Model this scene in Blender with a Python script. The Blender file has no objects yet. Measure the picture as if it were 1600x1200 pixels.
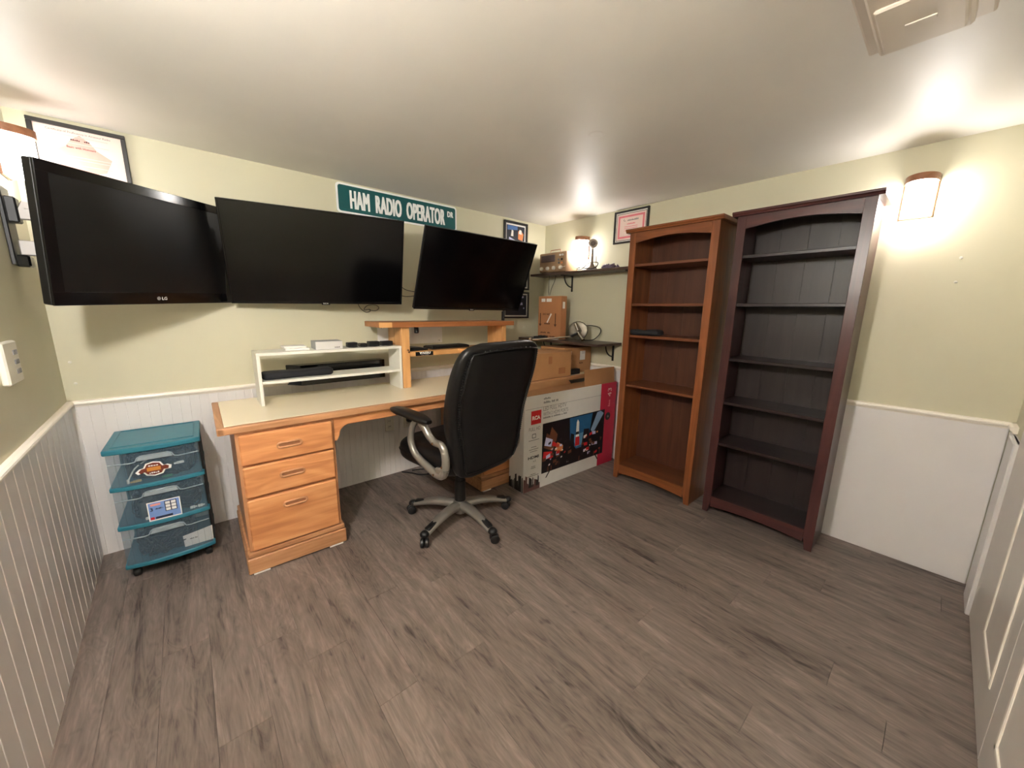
import bpy, bmesh, math, random
from mathutils import Vector, Matrix
random.seed(7)
SC = bpy.context.scene
COL = SC.collection
R_ = math.radians

# ------------------------------------------------------------------ camera, world, exposure
CAM_P = Vector((-2.8195, -2.7694, 1.32))
cF = Vector((0.643533, 0.739896, -0.196010)); cR = Vector((0.756375, -0.653973, 0.014697)); cU = Vector((0.117311, 0.157716, 0.980492))
cd = bpy.data.cameras.new('camera'); cam = bpy.data.objects.new('camera', cd); COL.objects.link(cam)
cd.sensor_width = 36.0; cd.lens = 584.704 * 36.0 / 1600.0; cd.clip_start = 0.01
mw = Matrix.Identity(4)
for i, v in enumerate((cR, cU, -cF)):
    for k in range(3): mw[k][i] = v[k]
mw.translation = CAM_P
cam.matrix_world = mw
SC.camera = cam
w = bpy.data.worlds.new('world'); SC.world = w; w.use_nodes = True
w.node_tree.nodes['Background'].inputs[0].default_value = (0.9, 0.88, 0.85, 1)
w.node_tree.nodes['Background'].inputs[1].default_value = 0.02
SC.view_settings.view_transform = 'Standard'
SC.view_settings.look = 'None'
SC.view_settings.gamma = 1.0
SC.view_settings.use_curve_mapping = False
SC.view_settings.exposure = 2.55
LAMP = 9.0                      # radiance of the glowing sconce glass
LAMPC = (1.0, 0.97, 0.94)

# room constants (metres). Corner of back and right wall = origin, x to the left is negative, y to the camera is negative
H = 2.131; RAIL = 0.838; XL = -3.2996; WL = R_(1.036); YF = -3.04

# ------------------------------------------------------------------ materials
MATS = {}
def lin(c):
    return tuple(((x/255.0)/12.92 if x/255.0 <= 0.04045 else ((x/255.0+0.055)/1.055)**2.4) for x in c)
def new_mat(name):
    m = bpy.data.materials.new(name); m.use_nodes = True
    return m, m.node_tree.nodes, m.node_tree.links, m.node_tree.nodes['Principled BSDF']
def mat(name, rgb, rough=0.5, metal=0.0, var=0.06, scale=18.0, bump=0.0, bscale=80.0, spec=0.5, coat=0.0, emit=0.0):
    """plain procedural material: colour with slight noise variation, optional fine bump"""
    if name in MATS: return MATS[name]
    m, N, L, p = new_mat(name)
    c = lin(rgb)
    tc = N.new('ShaderNodeTexCoord'); nz = N.new('ShaderNodeTexNoise'); nz.inputs['Scale'].default_value = scale; nz.inputs['Detail'].default_value = 3
    L.new(tc.outputs['Object'], nz.inputs['Vector'])
    rp = N.new('ShaderNodeValToRGB')
    rp.color_ramp.elements[0].color = tuple(x*(1-var) for x in c)+(1,); rp.color_ramp.elements[1].color = tuple(min(1, x*(1+var)) for x in c)+(1,)
    rp.color_ramp.elements[0].position = 0.3; rp.color_ramp.elements[1].position = 0.7
    L.new(nz.outputs['Fac'], rp.inputs[0]); L.new(rp.outputs[0], p.inputs['Base Color'])
    p.inputs['Roughness'].default_value = rough; p.inputs['Metallic'].default_value = metal
    p.inputs['Specular IOR Level'].default_value = spec; p.inputs['Coat Weight'].default_value = coat
    p.inputs['Coat Roughness'].default_value = 0.1
    if bump:
        n2 = N.new('ShaderNodeTexNoise'); n2.inputs['Scale'].default_value = bscale; n2.inputs['Detail'].default_value = 4
        L.new(tc.outputs['Object'], n2.inputs['Vector'])
        b = N.new('ShaderNodeBump'); b.inputs['Strength'].default_value = bump; b.inputs['Distance'].default_value = 0.004
        L.new(n2.outputs['Fac'], b.inputs['Height']); L.new(b.outputs[0], p.inputs['Normal'])
    if emit:
        p.inputs['Emission Color'].default_value = c+(1,); p.inputs['Emission Strength'].default_value = emit
    MATS[name] = m; return m
def wood(name, dark, light, axis='X', scale=1.0, rough=0.42, spec=0.4, mid=None, rings=0.5):
    """grained wood along one object axis, offset per object"""
    if name in MATS: return MATS[name]
    m, N, L, p = new_mat(name)
    tc = N.new('ShaderNodeTexCoord'); oi = N.new('ShaderNodeObjectInfo')
    add = N.new('ShaderNodeVectorMath'); add.operation = 'MULTIPLY_ADD'
    cx = N.new('ShaderNodeCombineXYZ')
    for k in range(3): L.new(oi.outputs['Random'], cx.inputs[k])
    add.inputs[1].default_value = (7.3, 5.1, 3.7)
    L.new(cx.outputs[0], add.inputs[0]); L.new(tc.outputs['Object'], add.inputs[2])
    mp = N.new('ShaderNodeMapping')
    s = [22*scale]*3; s['XYZ'.index(axis)] = 1.3*scale
    mp.inputs['Scale'].default_value = s
    L.new(add.outputs[0], mp.inputs['Vector'])
    n1 = N.new('ShaderNodeTexNoise'); n1.inputs['Scale'].default_value = 1.0; n1.inputs['Detail'].default_value = 5; n1.inputs['Roughness'].default_value = 0.65; n1.inputs['Distortion'].default_value = 0.6
    L.new(mp.outputs[0], n1.inputs['Vector'])
    mp2 = N.new('ShaderNodeMapping'); s2 = [5*scale]*3; s2['XYZ'.index(axis)] = 0.9*scale; mp2.inputs['Scale'].default_value = s2
    L.new(add.outputs[0], mp2.inputs['Vector'])
    n2 = N.new('ShaderNodeTexNoise'); n2.inputs['Scale'].default_value = 1.0; n2.inputs['Detail'].default_value = 2; n2.inputs['Distortion'].default_value = 1.2
    L.new(mp2.outputs[0], n2.inputs['Vector'])
    sn = N.new('ShaderNodeMath'); sn.operation = 'MULTIPLY'; sn.inputs[1].default_value = 34.0
    L.new(n2.outputs['Fac'], sn.inputs[0])
    si = N.new('ShaderNodeMath'); si.operation = 'SINE'; L.new(sn.outputs[0], si.inputs[0])
    mx = N.new('ShaderNodeMath'); mx.operation = 'MULTIPLY_ADD'; mx.inputs[1].default_value = 0.12*rings
    L.new(si.outputs[0], mx.inputs[0]); L.new(n1.outputs['Fac'], mx.inputs[2])
    rp = N.new('ShaderNodeValToRGB'); e = rp.color_ramp.elements
    e[0].position = 0.28; e[0].color = lin(dark)+(1,); e[1].position = 0.72; e[1].color = lin(light)+(1,)
    if mid:
        q = e.new(0.5); q.color = lin(mid)+(1,)
    L.new(mx.outputs[0], rp.inputs[0]); L.new(rp.outputs[0], p.inputs['Base Color'])
    p.inputs['Roughness'].default_value = rough; p.inputs['Specular IOR Level'].default_value = spec
    b = N.new('ShaderNodeBump'); b.inputs['Strength'].default_value = 0.12; b.inputs['Distance'].default_value = 0.002
    L.new(n1.outputs['Fac'], b.inputs['Height']); L.new(b.outputs[0], p.inputs['Normal'])
    MATS[name] = m; return m
def clear_plastic(name, rgb, alpha, rough=0.12):
    if name in MATS: return MATS[name]
    m, N, L, p = new_mat(name)
    p.inputs['Base Color'].default_value = lin(rgb)+(1,); p.inputs['Roughness'].default_value = rough; p.inputs['Alpha'].default_value = alpha
    nz = N.new('ShaderNodeTexNoise'); nz.inputs['Scale'].default_value = 9
    tc = N.new('ShaderNodeTexCoord'); L.new(tc.outputs['Object'], nz.inputs['Vector'])
    mr = N.new('ShaderNodeMapRange'); mr.inputs[3].default_value = alpha*0.8; mr.inputs[4].default_value = alpha*1.2
    L.new(nz.outputs['Fac'], mr.inputs[0]); L.new(mr.outputs[0], p.inputs['Alpha'])
    MATS[name] = m; return m
def glow(name, rgb, strength):
    if name in MATS: return MATS[name]
    m, N, L, p = new_mat(name)
    p.inputs['Base Color'].default_value = (0.9, 0.9, 0.88, 1)
    nz = N.new('ShaderNodeTexNoise'); nz.inputs['Scale'].default_value = 6
    mr = N.new('ShaderNodeMapRange'); mr.inputs[3].default_value = strength*0.95; mr.inputs[4].default_value = strength*1.05
    L.new(nz.outputs['Fac'], mr.inputs[0]); L.new(mr.outputs[0], p.inputs['Emission Strength'])
    p.inputs['Emission Color'].default_value = rgb+(1,)
    MATS[name] = m; return m
def floor_mat():
    m, N, L, p = new_mat('vinyl_plank')
    tc = N.new('ShaderNodeTexCoord'); oi = N.new('ShaderNodeObjectInfo')
    ml = N.new('ShaderNodeVectorMath'); ml.operation = 'MULTIPLY_ADD'; ml.inputs[1].default_value = (3.1, 11.7, 5.3)
    cx = N.new('ShaderNodeCombineXYZ')
    for k in range(3): L.new(oi.outputs['Random'], cx.inputs[k])
    L.new(cx.outputs[0], ml.inputs[0]); L.new(tc.outputs['Object'], ml.inputs[2])
    def noise(sx, sy, det, dist, rough=0.6):
        mp = N.new('ShaderNodeMapping'); mp.inputs['Scale'].default_value = (sx, sy, 1)
        L.new(ml.outputs[0], mp.inputs['Vector'])
        n = N.new('ShaderNodeTexNoise'); n.inputs['Scale'].default_value = 1; n.inputs['Detail'].default_value = det; n.inputs['Distortion'].default_value = dist; n.inputs['Roughness'].default_value = rough
        L.new(mp.outputs[0], n.inputs['Vector']); return n
    fine = noise(110, 8, 4, 0.3); mid = noise(18, 2.6, 5, 1.4, 0.68); broad = noise(8.5, 1.6, 2, 1.8); wide = noise(10, 1.1, 2, 0.8); knot = noise(11, 5.0, 2, 0.5)
    def math_(op, a, b=None, c=None):
        n = N.new('ShaderNodeMath'); n.operation = op
        for k, v in enumerate((a, b, c)):
            if v is None: continue
            if isinstance(v, (int, float)): n.inputs[k].default_value = v
            else: L.new(v, n.inputs[k])
        return n.outputs[0]
    ring = math_('SINE', math_('MULTIPLY', broad.outputs['Fac'], 62.0))
    v = math_('MULTIPLY_ADD', fine.outputs['Fac'], 0.24, math_('MULTIPLY_ADD', mid.outputs['Fac'], 0.52, math_('MULTIPLY', wide.outputs['Fac'], 0.40)))
    v = math_('MULTIPLY_ADD', ring, 0.028, v)
    v = math_('MULTIPLY_ADD', math_('SUBTRACT', oi.outputs['Random'], 0.5), 0.035, v)
    strk = noise(36, 2.2, 4, 1.2); sk = N.new('ShaderNodeMapRange'); sk.inputs[1].default_value = 0.56; sk.inputs[2].default_value = 0.72; L.new(strk.outputs['Fac'], sk.inputs[0])
    v = math_('MULTIPLY_ADD', sk.outputs[0], -0.10, v)
    kn = N.new('ShaderNodeMapRange'); kn.inputs[1].default_value = 0.66; kn.inputs[2].default_value = 0.78
    L.new(knot.outputs['Fac'], kn.inputs[0])
    v = math_('MULTIPLY_ADD', kn.outputs[0], -0.22, v)
    rp = N.new('ShaderNodeValToRGB'); e = rp.color_ramp.elements
    e[0].position = 0.36; e[0].color = lin((58, 50, 46))+(1,)
    e[1].position = 0.80; e[1].color = lin((152, 139, 130))+(1,)
    q = e.new(0.50); q.color = lin((106, 95, 88))+(1,)
    q = e.new(0.62); q.color = lin((124, 111, 103))+(1,)
    L.new(v, rp.inputs[0]); L.new(rp.outputs[0], p.inputs['Base Color'])
    p.inputs['Roughness'].default_value = 0.48; p.inputs['Specular IOR Level'].default_value = 0.4
    b = N.new('ShaderNodeBump'); b.inputs['Strength'].default_value = 0.15; b.inputs['Distance'].default_value = 0.002
    L.new(fine.outputs['Fac'], b.inputs['Height']); L.new(b.outputs[0], p.inputs['Normal'])
    MATS['floor'] = m; return m

WALL = mat('wall_paint', (203, 198, 172), 0.55, var=0.015, scale=3, bump=0.02, bscale=160)
CEIL = mat('ceiling_paint', (224, 219, 211), 0.48, var=0.03, scale=2.2, bump=0.16, bscale=5.0, spec=0.38)
WHITE = mat('white_trim_paint', (226, 222, 220), 0.35, var=0.015, scale=4)
TRIM = mat('rail_paint', (240, 232, 220), 0.32, var=0.01, scale=4)
PLANK = floor_mat()
OAK = wood('oak_face', (190, 124, 78), (222, 160, 108), 'X', 1.1, 0.38, mid=(208, 142, 92), rings=0.9)
OAKV = wood('oak_side', (176, 122, 84), (204, 150, 108), 'Z', 1.1, 0.40)
OAKE = wood('oak_edge', (164, 114, 76), (206, 154, 112), 'X', 1.4, 0.42)
LAM = mat('cream_laminate', (240, 228, 200), 0.26, var=0.01, scale=2)
PINE = wood('pine_board', (204, 146, 88), (230, 176, 116), 'X', 0.9, 0.4, rings=0.8)
PINEV = wood('pine_upright', (204, 146, 88), (232, 178, 118), 'Z', 0.9, 0.4, rings=0.8)
PINET = wood('stained_pine_top', (140, 86, 48), (176, 112, 66), 'X', 0.9, 0.4)
CHER = wood('cherry_frame', (104, 58, 30), (146, 86, 48), 'Z', 0.8, 0.36)
CHERX = wood('cherry_rail', (104, 58, 30), (146, 86, 48), 'X', 0.8, 0.36)
CHERB = wood('cherry_back_shaded', (70, 40, 27), (90, 54, 38), 'Z', 0.7, 0.42)  # back darker than the frame: shade inside the case put into the colour
MAH = wood('mahogany_frame', (52, 28, 28), (80, 44, 42), 'Z', 0.8, 0.3)
MAHX = wood('mahogany_rail', (52, 28, 28), (84, 46, 43), 'X', 0.8, 0.3)
MAHB = wood('mahogany_back_shaded', (36, 26, 26), (48, 37, 36), 'Z', 0.7, 0.4)  # interior shade of the bookcase darkened into the back wood
MAHS = wood('mahogany_shelf_shaded', (30, 20, 20), (46, 32, 32), 'X', 0.7, 0.34)  # shelves darkened as well, for the shade between them
SHELFW = wood('dark_shelf_wood', (56, 42, 36), (86, 68, 58), 'X', 0.9, 0.4)
BLACK = mat('black_plastic', (20, 20, 21), 0.42, var=0.1)
BLACKG = mat('black_gloss', (10, 10, 11), 0.12, var=0.1)
SCREEN = mat('tv_screen', (4, 4, 5), 0.16, var=0.02)
SCREENM = mat('tv_screen_matte', (10, 10, 11), 0.33, var=0.02)
LEATHER = mat('black_leather', (12, 12, 13), 0.38, var=0.12, bump=0.10, bscale=260)
LEATHERB = mat('black_leather_panel', (7, 7, 8), 0.5, var=0.12, bump=0.08, bscale=260)
SILVER = mat('silver_plastic', (150, 145, 138), 0.30, metal=0.55, var=0.03)
CHROME = mat('brushed_chrome', (190, 182, 170), 0.22, metal=1.0, var=0.04)
GREYM = mat('grey_metal', (160, 155, 150), 0.45, metal=0.3, var=0.03)
TEAL = mat('teal_plastic', (44, 116, 134), 0.42, var=0.04)
CLEAR = clear_plastic('clear_drawer_plastic', (120, 146, 164), 0.19)
CLEARR = clear_plastic('clear_rim_plastic', (180, 190, 196), 0.55, 0.25)
CARD = mat('cardboard', (176, 128, 84), 0.8, var=0.05, scale=8, bump=0.04, bscale=120)
CARDD = mat('cardboard_inside', (160, 116, 76), 0.85, var=0.06, scale=9)
CARDR = mat('reddish_cardboard', (172, 118, 78), 0.8, var=0.05, scale=8)
CARDP = mat('carton_print', (74, 42, 26), 0.8)
BOXW = mat('white_carton', (214, 211, 206), 0.55, var=0.02)
BOXR = mat('magenta_carton', (186, 30, 62), 0.5, var=0.03)
RED = mat('red_print', (206, 32, 38), 0.5)
GREYP = mat('grey_print', (120, 118, 118), 0.6)
DARKP = mat('dark_print', (36, 32, 32), 0.6)
PAPER = mat('white_paper', (236, 232, 226), 0.6, var=0.01)
PINKP = mat('pink_print', (222, 120, 130), 0.6)
PALEP = mat('pale_pink_paper', (228, 204, 194), 0.6, var=0.02)
FRAMEB = mat('black_frame', (30, 27, 26), 0.35, var=0.1)
GREENS = mat('sign_green', (16, 84, 86), 0.4, var=0.03)
SIGNW = mat('sign_white', (240, 240, 238), 0.4, var=0.01)
GLASS_GLOW = glow('lit_sconce_glass', LAMPC, LAMP)
GLASS_GLOW_ADDED = glow('added_sconce_glass_bright', LAMPC, LAMP*10.0)  # much stronger glow, for the added sconce out of view
GLASS_GLOW3 = glow('lit_sconce_glass_dim', LAMPC, LAMP*0.55)
COPPER = wood('sconce_wood', (128, 84, 58), (160, 108, 78), 'X', 2.0, 0.35)
WMELA = mat('white_melamine', (228, 226, 216), 0.35, var=0.01)
FABRIC = mat('black_fabric', (26, 26, 30), 0.85, var=0.15, bump=0.2, bscale=300)
IVORY = mat('ivory_plastic', (222, 218, 206), 0.4, var=0.01)
TAN = mat('tan_enamel', (158, 128, 98), 0.45, var=0.05)
CABLE = mat('black_cable', (24, 23, 24), 0.5)
CABLEG = mat('grey_cable', (118, 110, 112), 0.5)
VENTW = mat('vent_white', (218, 206, 192), 0.4, var=0.01)

# ------------------------------------------------------------------ mesh builder
class G:
    def __init__(s): s.bm = bmesh.new()
    def _merge(s, t, m, M=None):
        for f in t.faces: f.material_index = m
        if M is not None: bmesh.ops.transform(t, matrix=M, verts=t.verts)
        me = bpy.data.meshes.new('tmp'); t.to_mesh(me); t.free(); s.bm.from_mesh(me); bpy.data.meshes.remove(me)
    def box(s, x0, x1, y0, y1, z0, z1, bev=0.0, seg=1, m=0, M=None):
        t = bmesh.new()
        x0, x1 = min(x0, x1), max(x0, x1); y0, y1 = min(y0, y1), max(y0, y1); z0, z1 = min(z0, z1), max(z0, z1)
        bmesh.ops.create_cube(t, size=1.0, matrix=Matrix.Translation(((x0+x1)/2, (y0+y1)/2, (z0+z1)/2)) @ Matrix.Diagonal((x1-x0, y1-y0, z1-z0, 1)))
        if bev: bmesh.ops.bevel(t, geom=list(t.edges), offset=bev, segments=seg, affect='EDGES', profile=0.5)
        s._merge(t, m, M); return s
    def prism(s, pts, lo, hi, axis='Z', m=0, bev=0.0, M=None):
        """polygon pts extruded along an axis: Z -> (x,y), Y -> (x,z), X -> (y,z)"""
        t = bmesh.new()
        def P(a, b, c): return {'Z': (a, b, c), 'Y': (a, c, b), 'X': (c, a, b)}[axis]
        A = [t.verts.new(P(a, b, lo)) for a, b in pts]; B = [t.verts.new(P(a, b, hi)) for a, b in pts]
        n = len(pts)
        t.faces.new(A); t.faces.new(B[::-1])
        for i in range(n): t.faces.new((A[i], B[i], B[(i+1) % n], A[(i+1) % n]))
        bmesh.ops.recalc_face_normals(t, faces=t.faces)
        if bev:
            ed = [e for e in t.edges if len(e.link_faces) == 2 and e.calc_face_angle() > 0.6]
            bmesh.ops.bevel(t, geom=ed, offset=bev, segments=1, affect='EDGES')
        s._merge(t, m, M); return s
    def tube(s, path, r, n=8, m=0, closed=False):
        t = bmesh.new(); P = [Vector(p) for p in path]; rings = []
        rr = r if isinstance(r, (list, tuple)) else [r]*len(P)
        up = Vector((0, 0, 1)); prev = None
        for i, p in enumerate(P):
            if closed: d = P[(i+1) % len(P)]-P[i-1]
            else: d = P[min(i+1, len(P)-1)]-P[max(i-1, 0)]
            if d.length < 1e-9: d = Vector((0, 0, 1))
            d.normalize()
            a = prev if prev is not None else (up.cross(d) if abs(d.z) < 0.95 else Vector((1, 0, 0)))
            a = a-d*a.dot(d)
            if a.length < 1e-6: a = d.orthogonal()
            a.normalize(); b = d.cross(a); prev = a
            rings.append([t.verts.new(p+(a*math.cos(2*math.pi*k/n)+b*math.sin(2*math.pi*k/n))*rr[i]) for k in range(n)])
        for i in range(len(rings)-(0 if closed else 1)):
            A, B = rings[i], rings[(i+1) % len(rings)]
            for k in range(n): t.faces.new((A[k], A[(k+1) % n], B[(k+1) % n], B[k]))
        if not closed: t.faces.new(rings[0][::-1]); t.faces.new(rings[-1])
        bmesh.ops.recalc_face_normals(t, faces=t.faces)
        s._merge(t, m); return s
    def lathe(s, prof, n=24, M=None, m=0):
        """profile (r, z) turned about the z axis"""
        t = bmesh.new(); rings = []
        for r, z in prof:
            if r < 1e-6: rings.append([t.verts.new((0, 0, z))])
            else: rings.append([t.verts.new((r*math.cos(2*math.pi*k/n), r*math.sin(2*math.pi*k/n), z)) for k in range(n)])
        for A, B in zip(rings, rings[1:]):
            for k in range(n):
                a = [A[k % len(A)], A[(k+1) % len(A)], B[(k+1) % len(B)], B[k % len(B)]]
                u = []
                for v in a:
                    if v not in u: u.append(v)
                if len(u) > 2: t.faces.new(u)
        for rg in (rings[0], rings[-1]):
            if len(rg) > 2:
                try: t.faces.new(rg)
                except ValueError: pass
        bmesh.ops.recalc_face_normals(t, faces=t.faces)
        s._merge(t, m, M); return s
    def loft(s, rings, m=0, M=None):
        t = bmesh.new(); RR = [[t.verts.new(p) for p in rg] for rg in rings]; n = len(RR[0])
        for A, B in zip(RR, RR[1:]):
            for k in range(n): t.faces.new((A[k], A[(k+1) % n], B[(k+1) % n], B[k]))
        t.faces.new(RR[0][::-1]); t.faces.new(RR[-1])
        bmesh.ops.recalc_face_normals(t, faces=t.faces)
        s._merge(t, m, M); return s
    def poly(s, pts, m=0):
        f = s.bm.faces.new([s.bm.verts.new(p) for p in pts]); f.material_index = m; return s
    def obj(s, name, mats, parent=None, smooth=None):
        me = bpy.data.meshes.new(name); s.bm.to_mesh(me); s.bm.free()
        for mm in (mats if isinstance(mats, (list, tuple)) else [mats]): me.materials.append(mm)
        o = bpy.data.objects.new(name, me); COL.objects.link(o)
        if parent is not None: o.parent = parent
        if smooth is not None:
            for p in me.polygons: p.use_smooth = True
            try: me.set_sharp_from_angle(angle=R_(smooth))
            except Exception: pass
        return o
def tag(o, label, cat, group=None):
    o['label'] = label; o['category'] = cat
    if group: o['group'] = group
    return o
def thing(name, label, cat, loc=(0, 0, 0), rz=0.0, group=None, matrix=None):
    o = bpy.data.objects.new(name, None); COL.objects.link(o); o.empty_display_size = 0.05
    if matrix is not None: o.matrix_world = matrix
    else: o.location = loc; o.rotation_euler = (0, 0, rz)
    return tag(o, label, cat, group)
def struct(o): o['kind'] = 'structure'; return o
def lab(o, label): o['label'] = label; return o
def superell(cx, cy, a, b, n=32, e=4.0, z=0.0):
    r = []
    for k in range(n):
        t = 2*math.pi*k/n; c, q = math.cos(t), math.sin(t)
        r.append((cx+a*math.copysign(abs(c)**(2/e), c), cy+b*math.copysign(abs(q)**(2/e), q), z))
    return r
def crv(xs, ys, x):
    """smooth interpolation through a table"""
    if x <= xs[0]: return ys[0]
    if x >= xs[-1]: return ys[-1]
    for i in range(len(xs)-1):
        if xs[i] <= x <= xs[i+1]:
            t = (x-xs[i])/(xs[i+1]-xs[i])
            def sl(j):
                if j <= 0 or j >= len(xs)-1: return 0 if False else (ys[min(j+1, len(xs)-1)]-ys[max(j-1, 0)])/(xs[min(j+1, len(xs)-1)]-xs[max(j-1, 0)])
                return (ys[j+1]-ys[j-1])/(xs[j+1]-xs[j-1])
            h = xs[i+1]-xs[i]; m0, m1 = sl(i)*h, sl(i+1)*h
            return (2*t**3-3*t*t+1)*ys[i]+(t**3-2*t*t+t)*m0+(-2*t**3+3*t*t)*ys[i+1]+(t**3-t*t)*m1
def smooth_path(pts, n=6, closed=False):
    P = [Vector(p) for p in pts]; out = []
    N_ = len(P)
    for i in range(N_ if closed else N_-1):
        g = lambda k: P[k % N_] if closed else P[max(0, min(N_-1, k))]
        a, b, c, d = g(i-1), g(i), g(i+1), g(i+2)
        for k in range(n):
            t = k/n
            out.append(0.5*((2*b)+(c-a)*t+(2*a-5*b+4*c-d)*t*t+(3*b-a-3*c+d)*t**3))
    if not closed: out.append(P[-1])
    return out
def text(s, w, h, mt, parent, loc, name='lettering', bold=0.0, M=None, fat=0.0):
    """flat lettering, centred on loc, facing local -Y, stretched to w x h"""
    cu = bpy.data.curves.new('t', 'FONT'); cu.body = s; cu.size = 1.0; cu.align_x = 'CENTER'; cu.extrude = 0.0; cu.offset = bold; cu.resolution_u = 3; cu.space_character = 1.07 if fat else 1.0
    ob = bpy.data.objects.new('t', cu); COL.objects.link(ob)
    dg = bpy.context.evaluated_depsgraph_get()
    me = bpy.data.meshes.new_from_object(ob.evaluated_get(dg))
    bpy.data.objects.remove(ob); bpy.data.curves.remove(cu)
    xs = [v.co.x for v in me.vertices]; ys = [v.co.y for v in me.vertices]
    x0, x1, y0, y1 = min(xs), max(xs), min(ys), max(ys)
    for v in me.vertices:
        v.co = ((v.co.x-(x0+x1)/2)/(x1-x0)*w, 0.0, (v.co.y-(y0+y1)/2)/(y1-y0)*h)
    if fat:
        bmt = bmesh.new()
        for q9 in range(9):
            m2 = me.copy(); dx, dz = (q9 % 3-1)*fat, (q9//3-1)*fat*0.6
            for v in m2.vertices: v.co.x += dx; v.co.z += dz; v.co.y -= 0.00012*q9
            bmt.from_mesh(m2); bpy.data.meshes.remove(m2)
        bmt.to_mesh(me); bmt.free()
    me.materials.clear(); me.materials.append(mt); me.name = name
    o = bpy.data.objects.new(name, me); COL.objects.link(o); o.parent = parent; o.location = loc
    if M is not None: o.rotation_euler = M
    return o
def unread(n, w, h, mt, parent, loc, name='print', bold=0.0, M=None):
    """a line of print too small to read in the photograph: a row of uneven ink marks"""
    rnd_ = random.Random(n*31+int(w*1e4)); g = G(); st = w/n
    for k in range(n):
        a = -w/2+k*st; hh_ = h*rnd_.uniform(0.55, 1.0)
        if n > 5 and rnd_.random() < 0.12: continue
        g.poly([(a+st*0.08, 0, -h/2), (a+st*0.85, 0, -h/2), (a+st*0.85, 0, -h/2+hh_), (a+st*0.08, 0, -h/2+hh_)])
    o = g.obj(name, mt, parent); o.location = loc
    if M is not None: o.rotation_euler = M
    return o
def copy_tree(o, parent=None):
    c = o.copy(); COL.objects.link(c); c.parent = parent
    for ch in list(o.children): copy_tree(ch, c)
    return c

# ------------------------------------------------------------------ room shell
fl = struct(G().box(-3.45, 0.1, -3.15, 0.1, -0.06, -0.008).obj('floor', mat('subfloor', (60, 52, 46), 0.8)))
PW = 0.14; k0 = -1.772
joints = {-1: None}
pm = {}
def plank_mesh(wd, ln):
    key = (round(wd, 4), round(ln, 4))
    if key not in pm:
        g = G(); g.box(0.0003, wd-0.0003, 0.0004, ln-0.0004, -0.008, 0.0, bev=0.0006)
        me = bpy.data.meshes.new('plank'); g.bm.to_mesh(me); g.bm.free(); me.materials.append(PLANK); pm[key] = me
    return pm[key]
fixed = {0: -2.24, 4: -2.683, -8: -1.52, -9: -1.01, 3: -1.62}
for r in range(-11, 13):
    x0 = k0+r*PW; x1 = x0+PW
    a = max(x0, -3.32); b = min(x1, 0.02)
    if b-a < 0.02: continue
    st = fixed.get(r, -3.1+random.uniform(0.1, 1.2))
    y = st
    while y > -3.12: y -= 1.22
    while y < 0.02:
        ya, yb = max(y, -3.12), min(y+1.22, 0.02)
        if yb-ya > 0.01:
            o = bpy.data.objects.new('plank', plank_mesh(b-a, yb-ya)); COL.objects.link(o); o.parent = fl; o.location = (a, ya, 0)
        y += 1.22
ceil = struct(G().box(-3.45, 0.1, -3.15, 0.1, H, H+0.06).obj('ceiling', CEIL))
G().lathe([(0.0, -0.0025), (0.030, -0.0025), (0.042, 0.0005)], 24, Matrix.Translation((-1.25, -1.543, H))).obj('patch_disc', CEIL, ceil)
wb = struct(G().box(-3.45, 0.1, 0, 0.1, -0.02, H+0.03).obj('wall_back', WALL))
wr = struct(G().box(0, 0.1, -3.15, 0.0, -0.02, H+0.03).obj('wall_right', WALL))
wl = struct(G().box(-0.1, 0, -3.14, 0.0, -0.02, H+0.03).obj('wall_left', WALL)); wl.location = (XL, 0, 0); wl.rotation_euler = (0, 0, WL)
wf = struct(G().box(-3.35, 0.0, YF-0.1, YF, -0.02, H+0.03).obj('wall_front', WALL))
# beadboard strips: narrow shallow boards on the back wall, wider ones with a raised bead on the left wall
def board_mesh(w_, pts):
    g = G().prism([(0, 0)]+pts+[(w_, 0)], 0.0, RAIL-0.012, 'Z'); me = bpy.data.meshes.new('board'); g.bm.to_mesh(me); g.bm.free(); me.materials.append(WHITE); return me
BW = 0.0425; bead_back = board_mesh(BW, [(0, -0.0085), (0.0012, -0.0100), (BW-0.0012, -0.0100), (BW, -0.0085)])
BL_ = 0.085; bead_left = board_mesh(BL_, [(0, -0.0095), (0.0795, -0.0095), (0.0800, -0.0090), (0.0808, -0.0102), (0.0822, -0.0108), (0.0836, -0.0102), (0.0844, -0.0090), (BL_, -0.0095)])
for k in range(int(3.30/BW)+1):
    o = bpy.data.objects.new('board', bead_back); COL.objects.link(o); o.parent = wb; o.location = (max(-BW-k*BW, XL-0.02), 0, 0)
for k in range(int(3.03/BL_)):
    o = bpy.data.objects.new('board', bead_left); COL.objects.link(o); o.parent = wl; o.rotation_euler = (0, 0, R_(90)); o.location = (0, -0.010-(k+1)*BL_, 0)
for k, (a, b) in enumerate(((-1.18, -0.01), (-2.40, -1.181), (-3.025, -2.401))):
    G().box(-0.008, 0, a, b, 0, RAIL-0.012, bev=0.0015).obj('panel', WHITE, wr)
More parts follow.
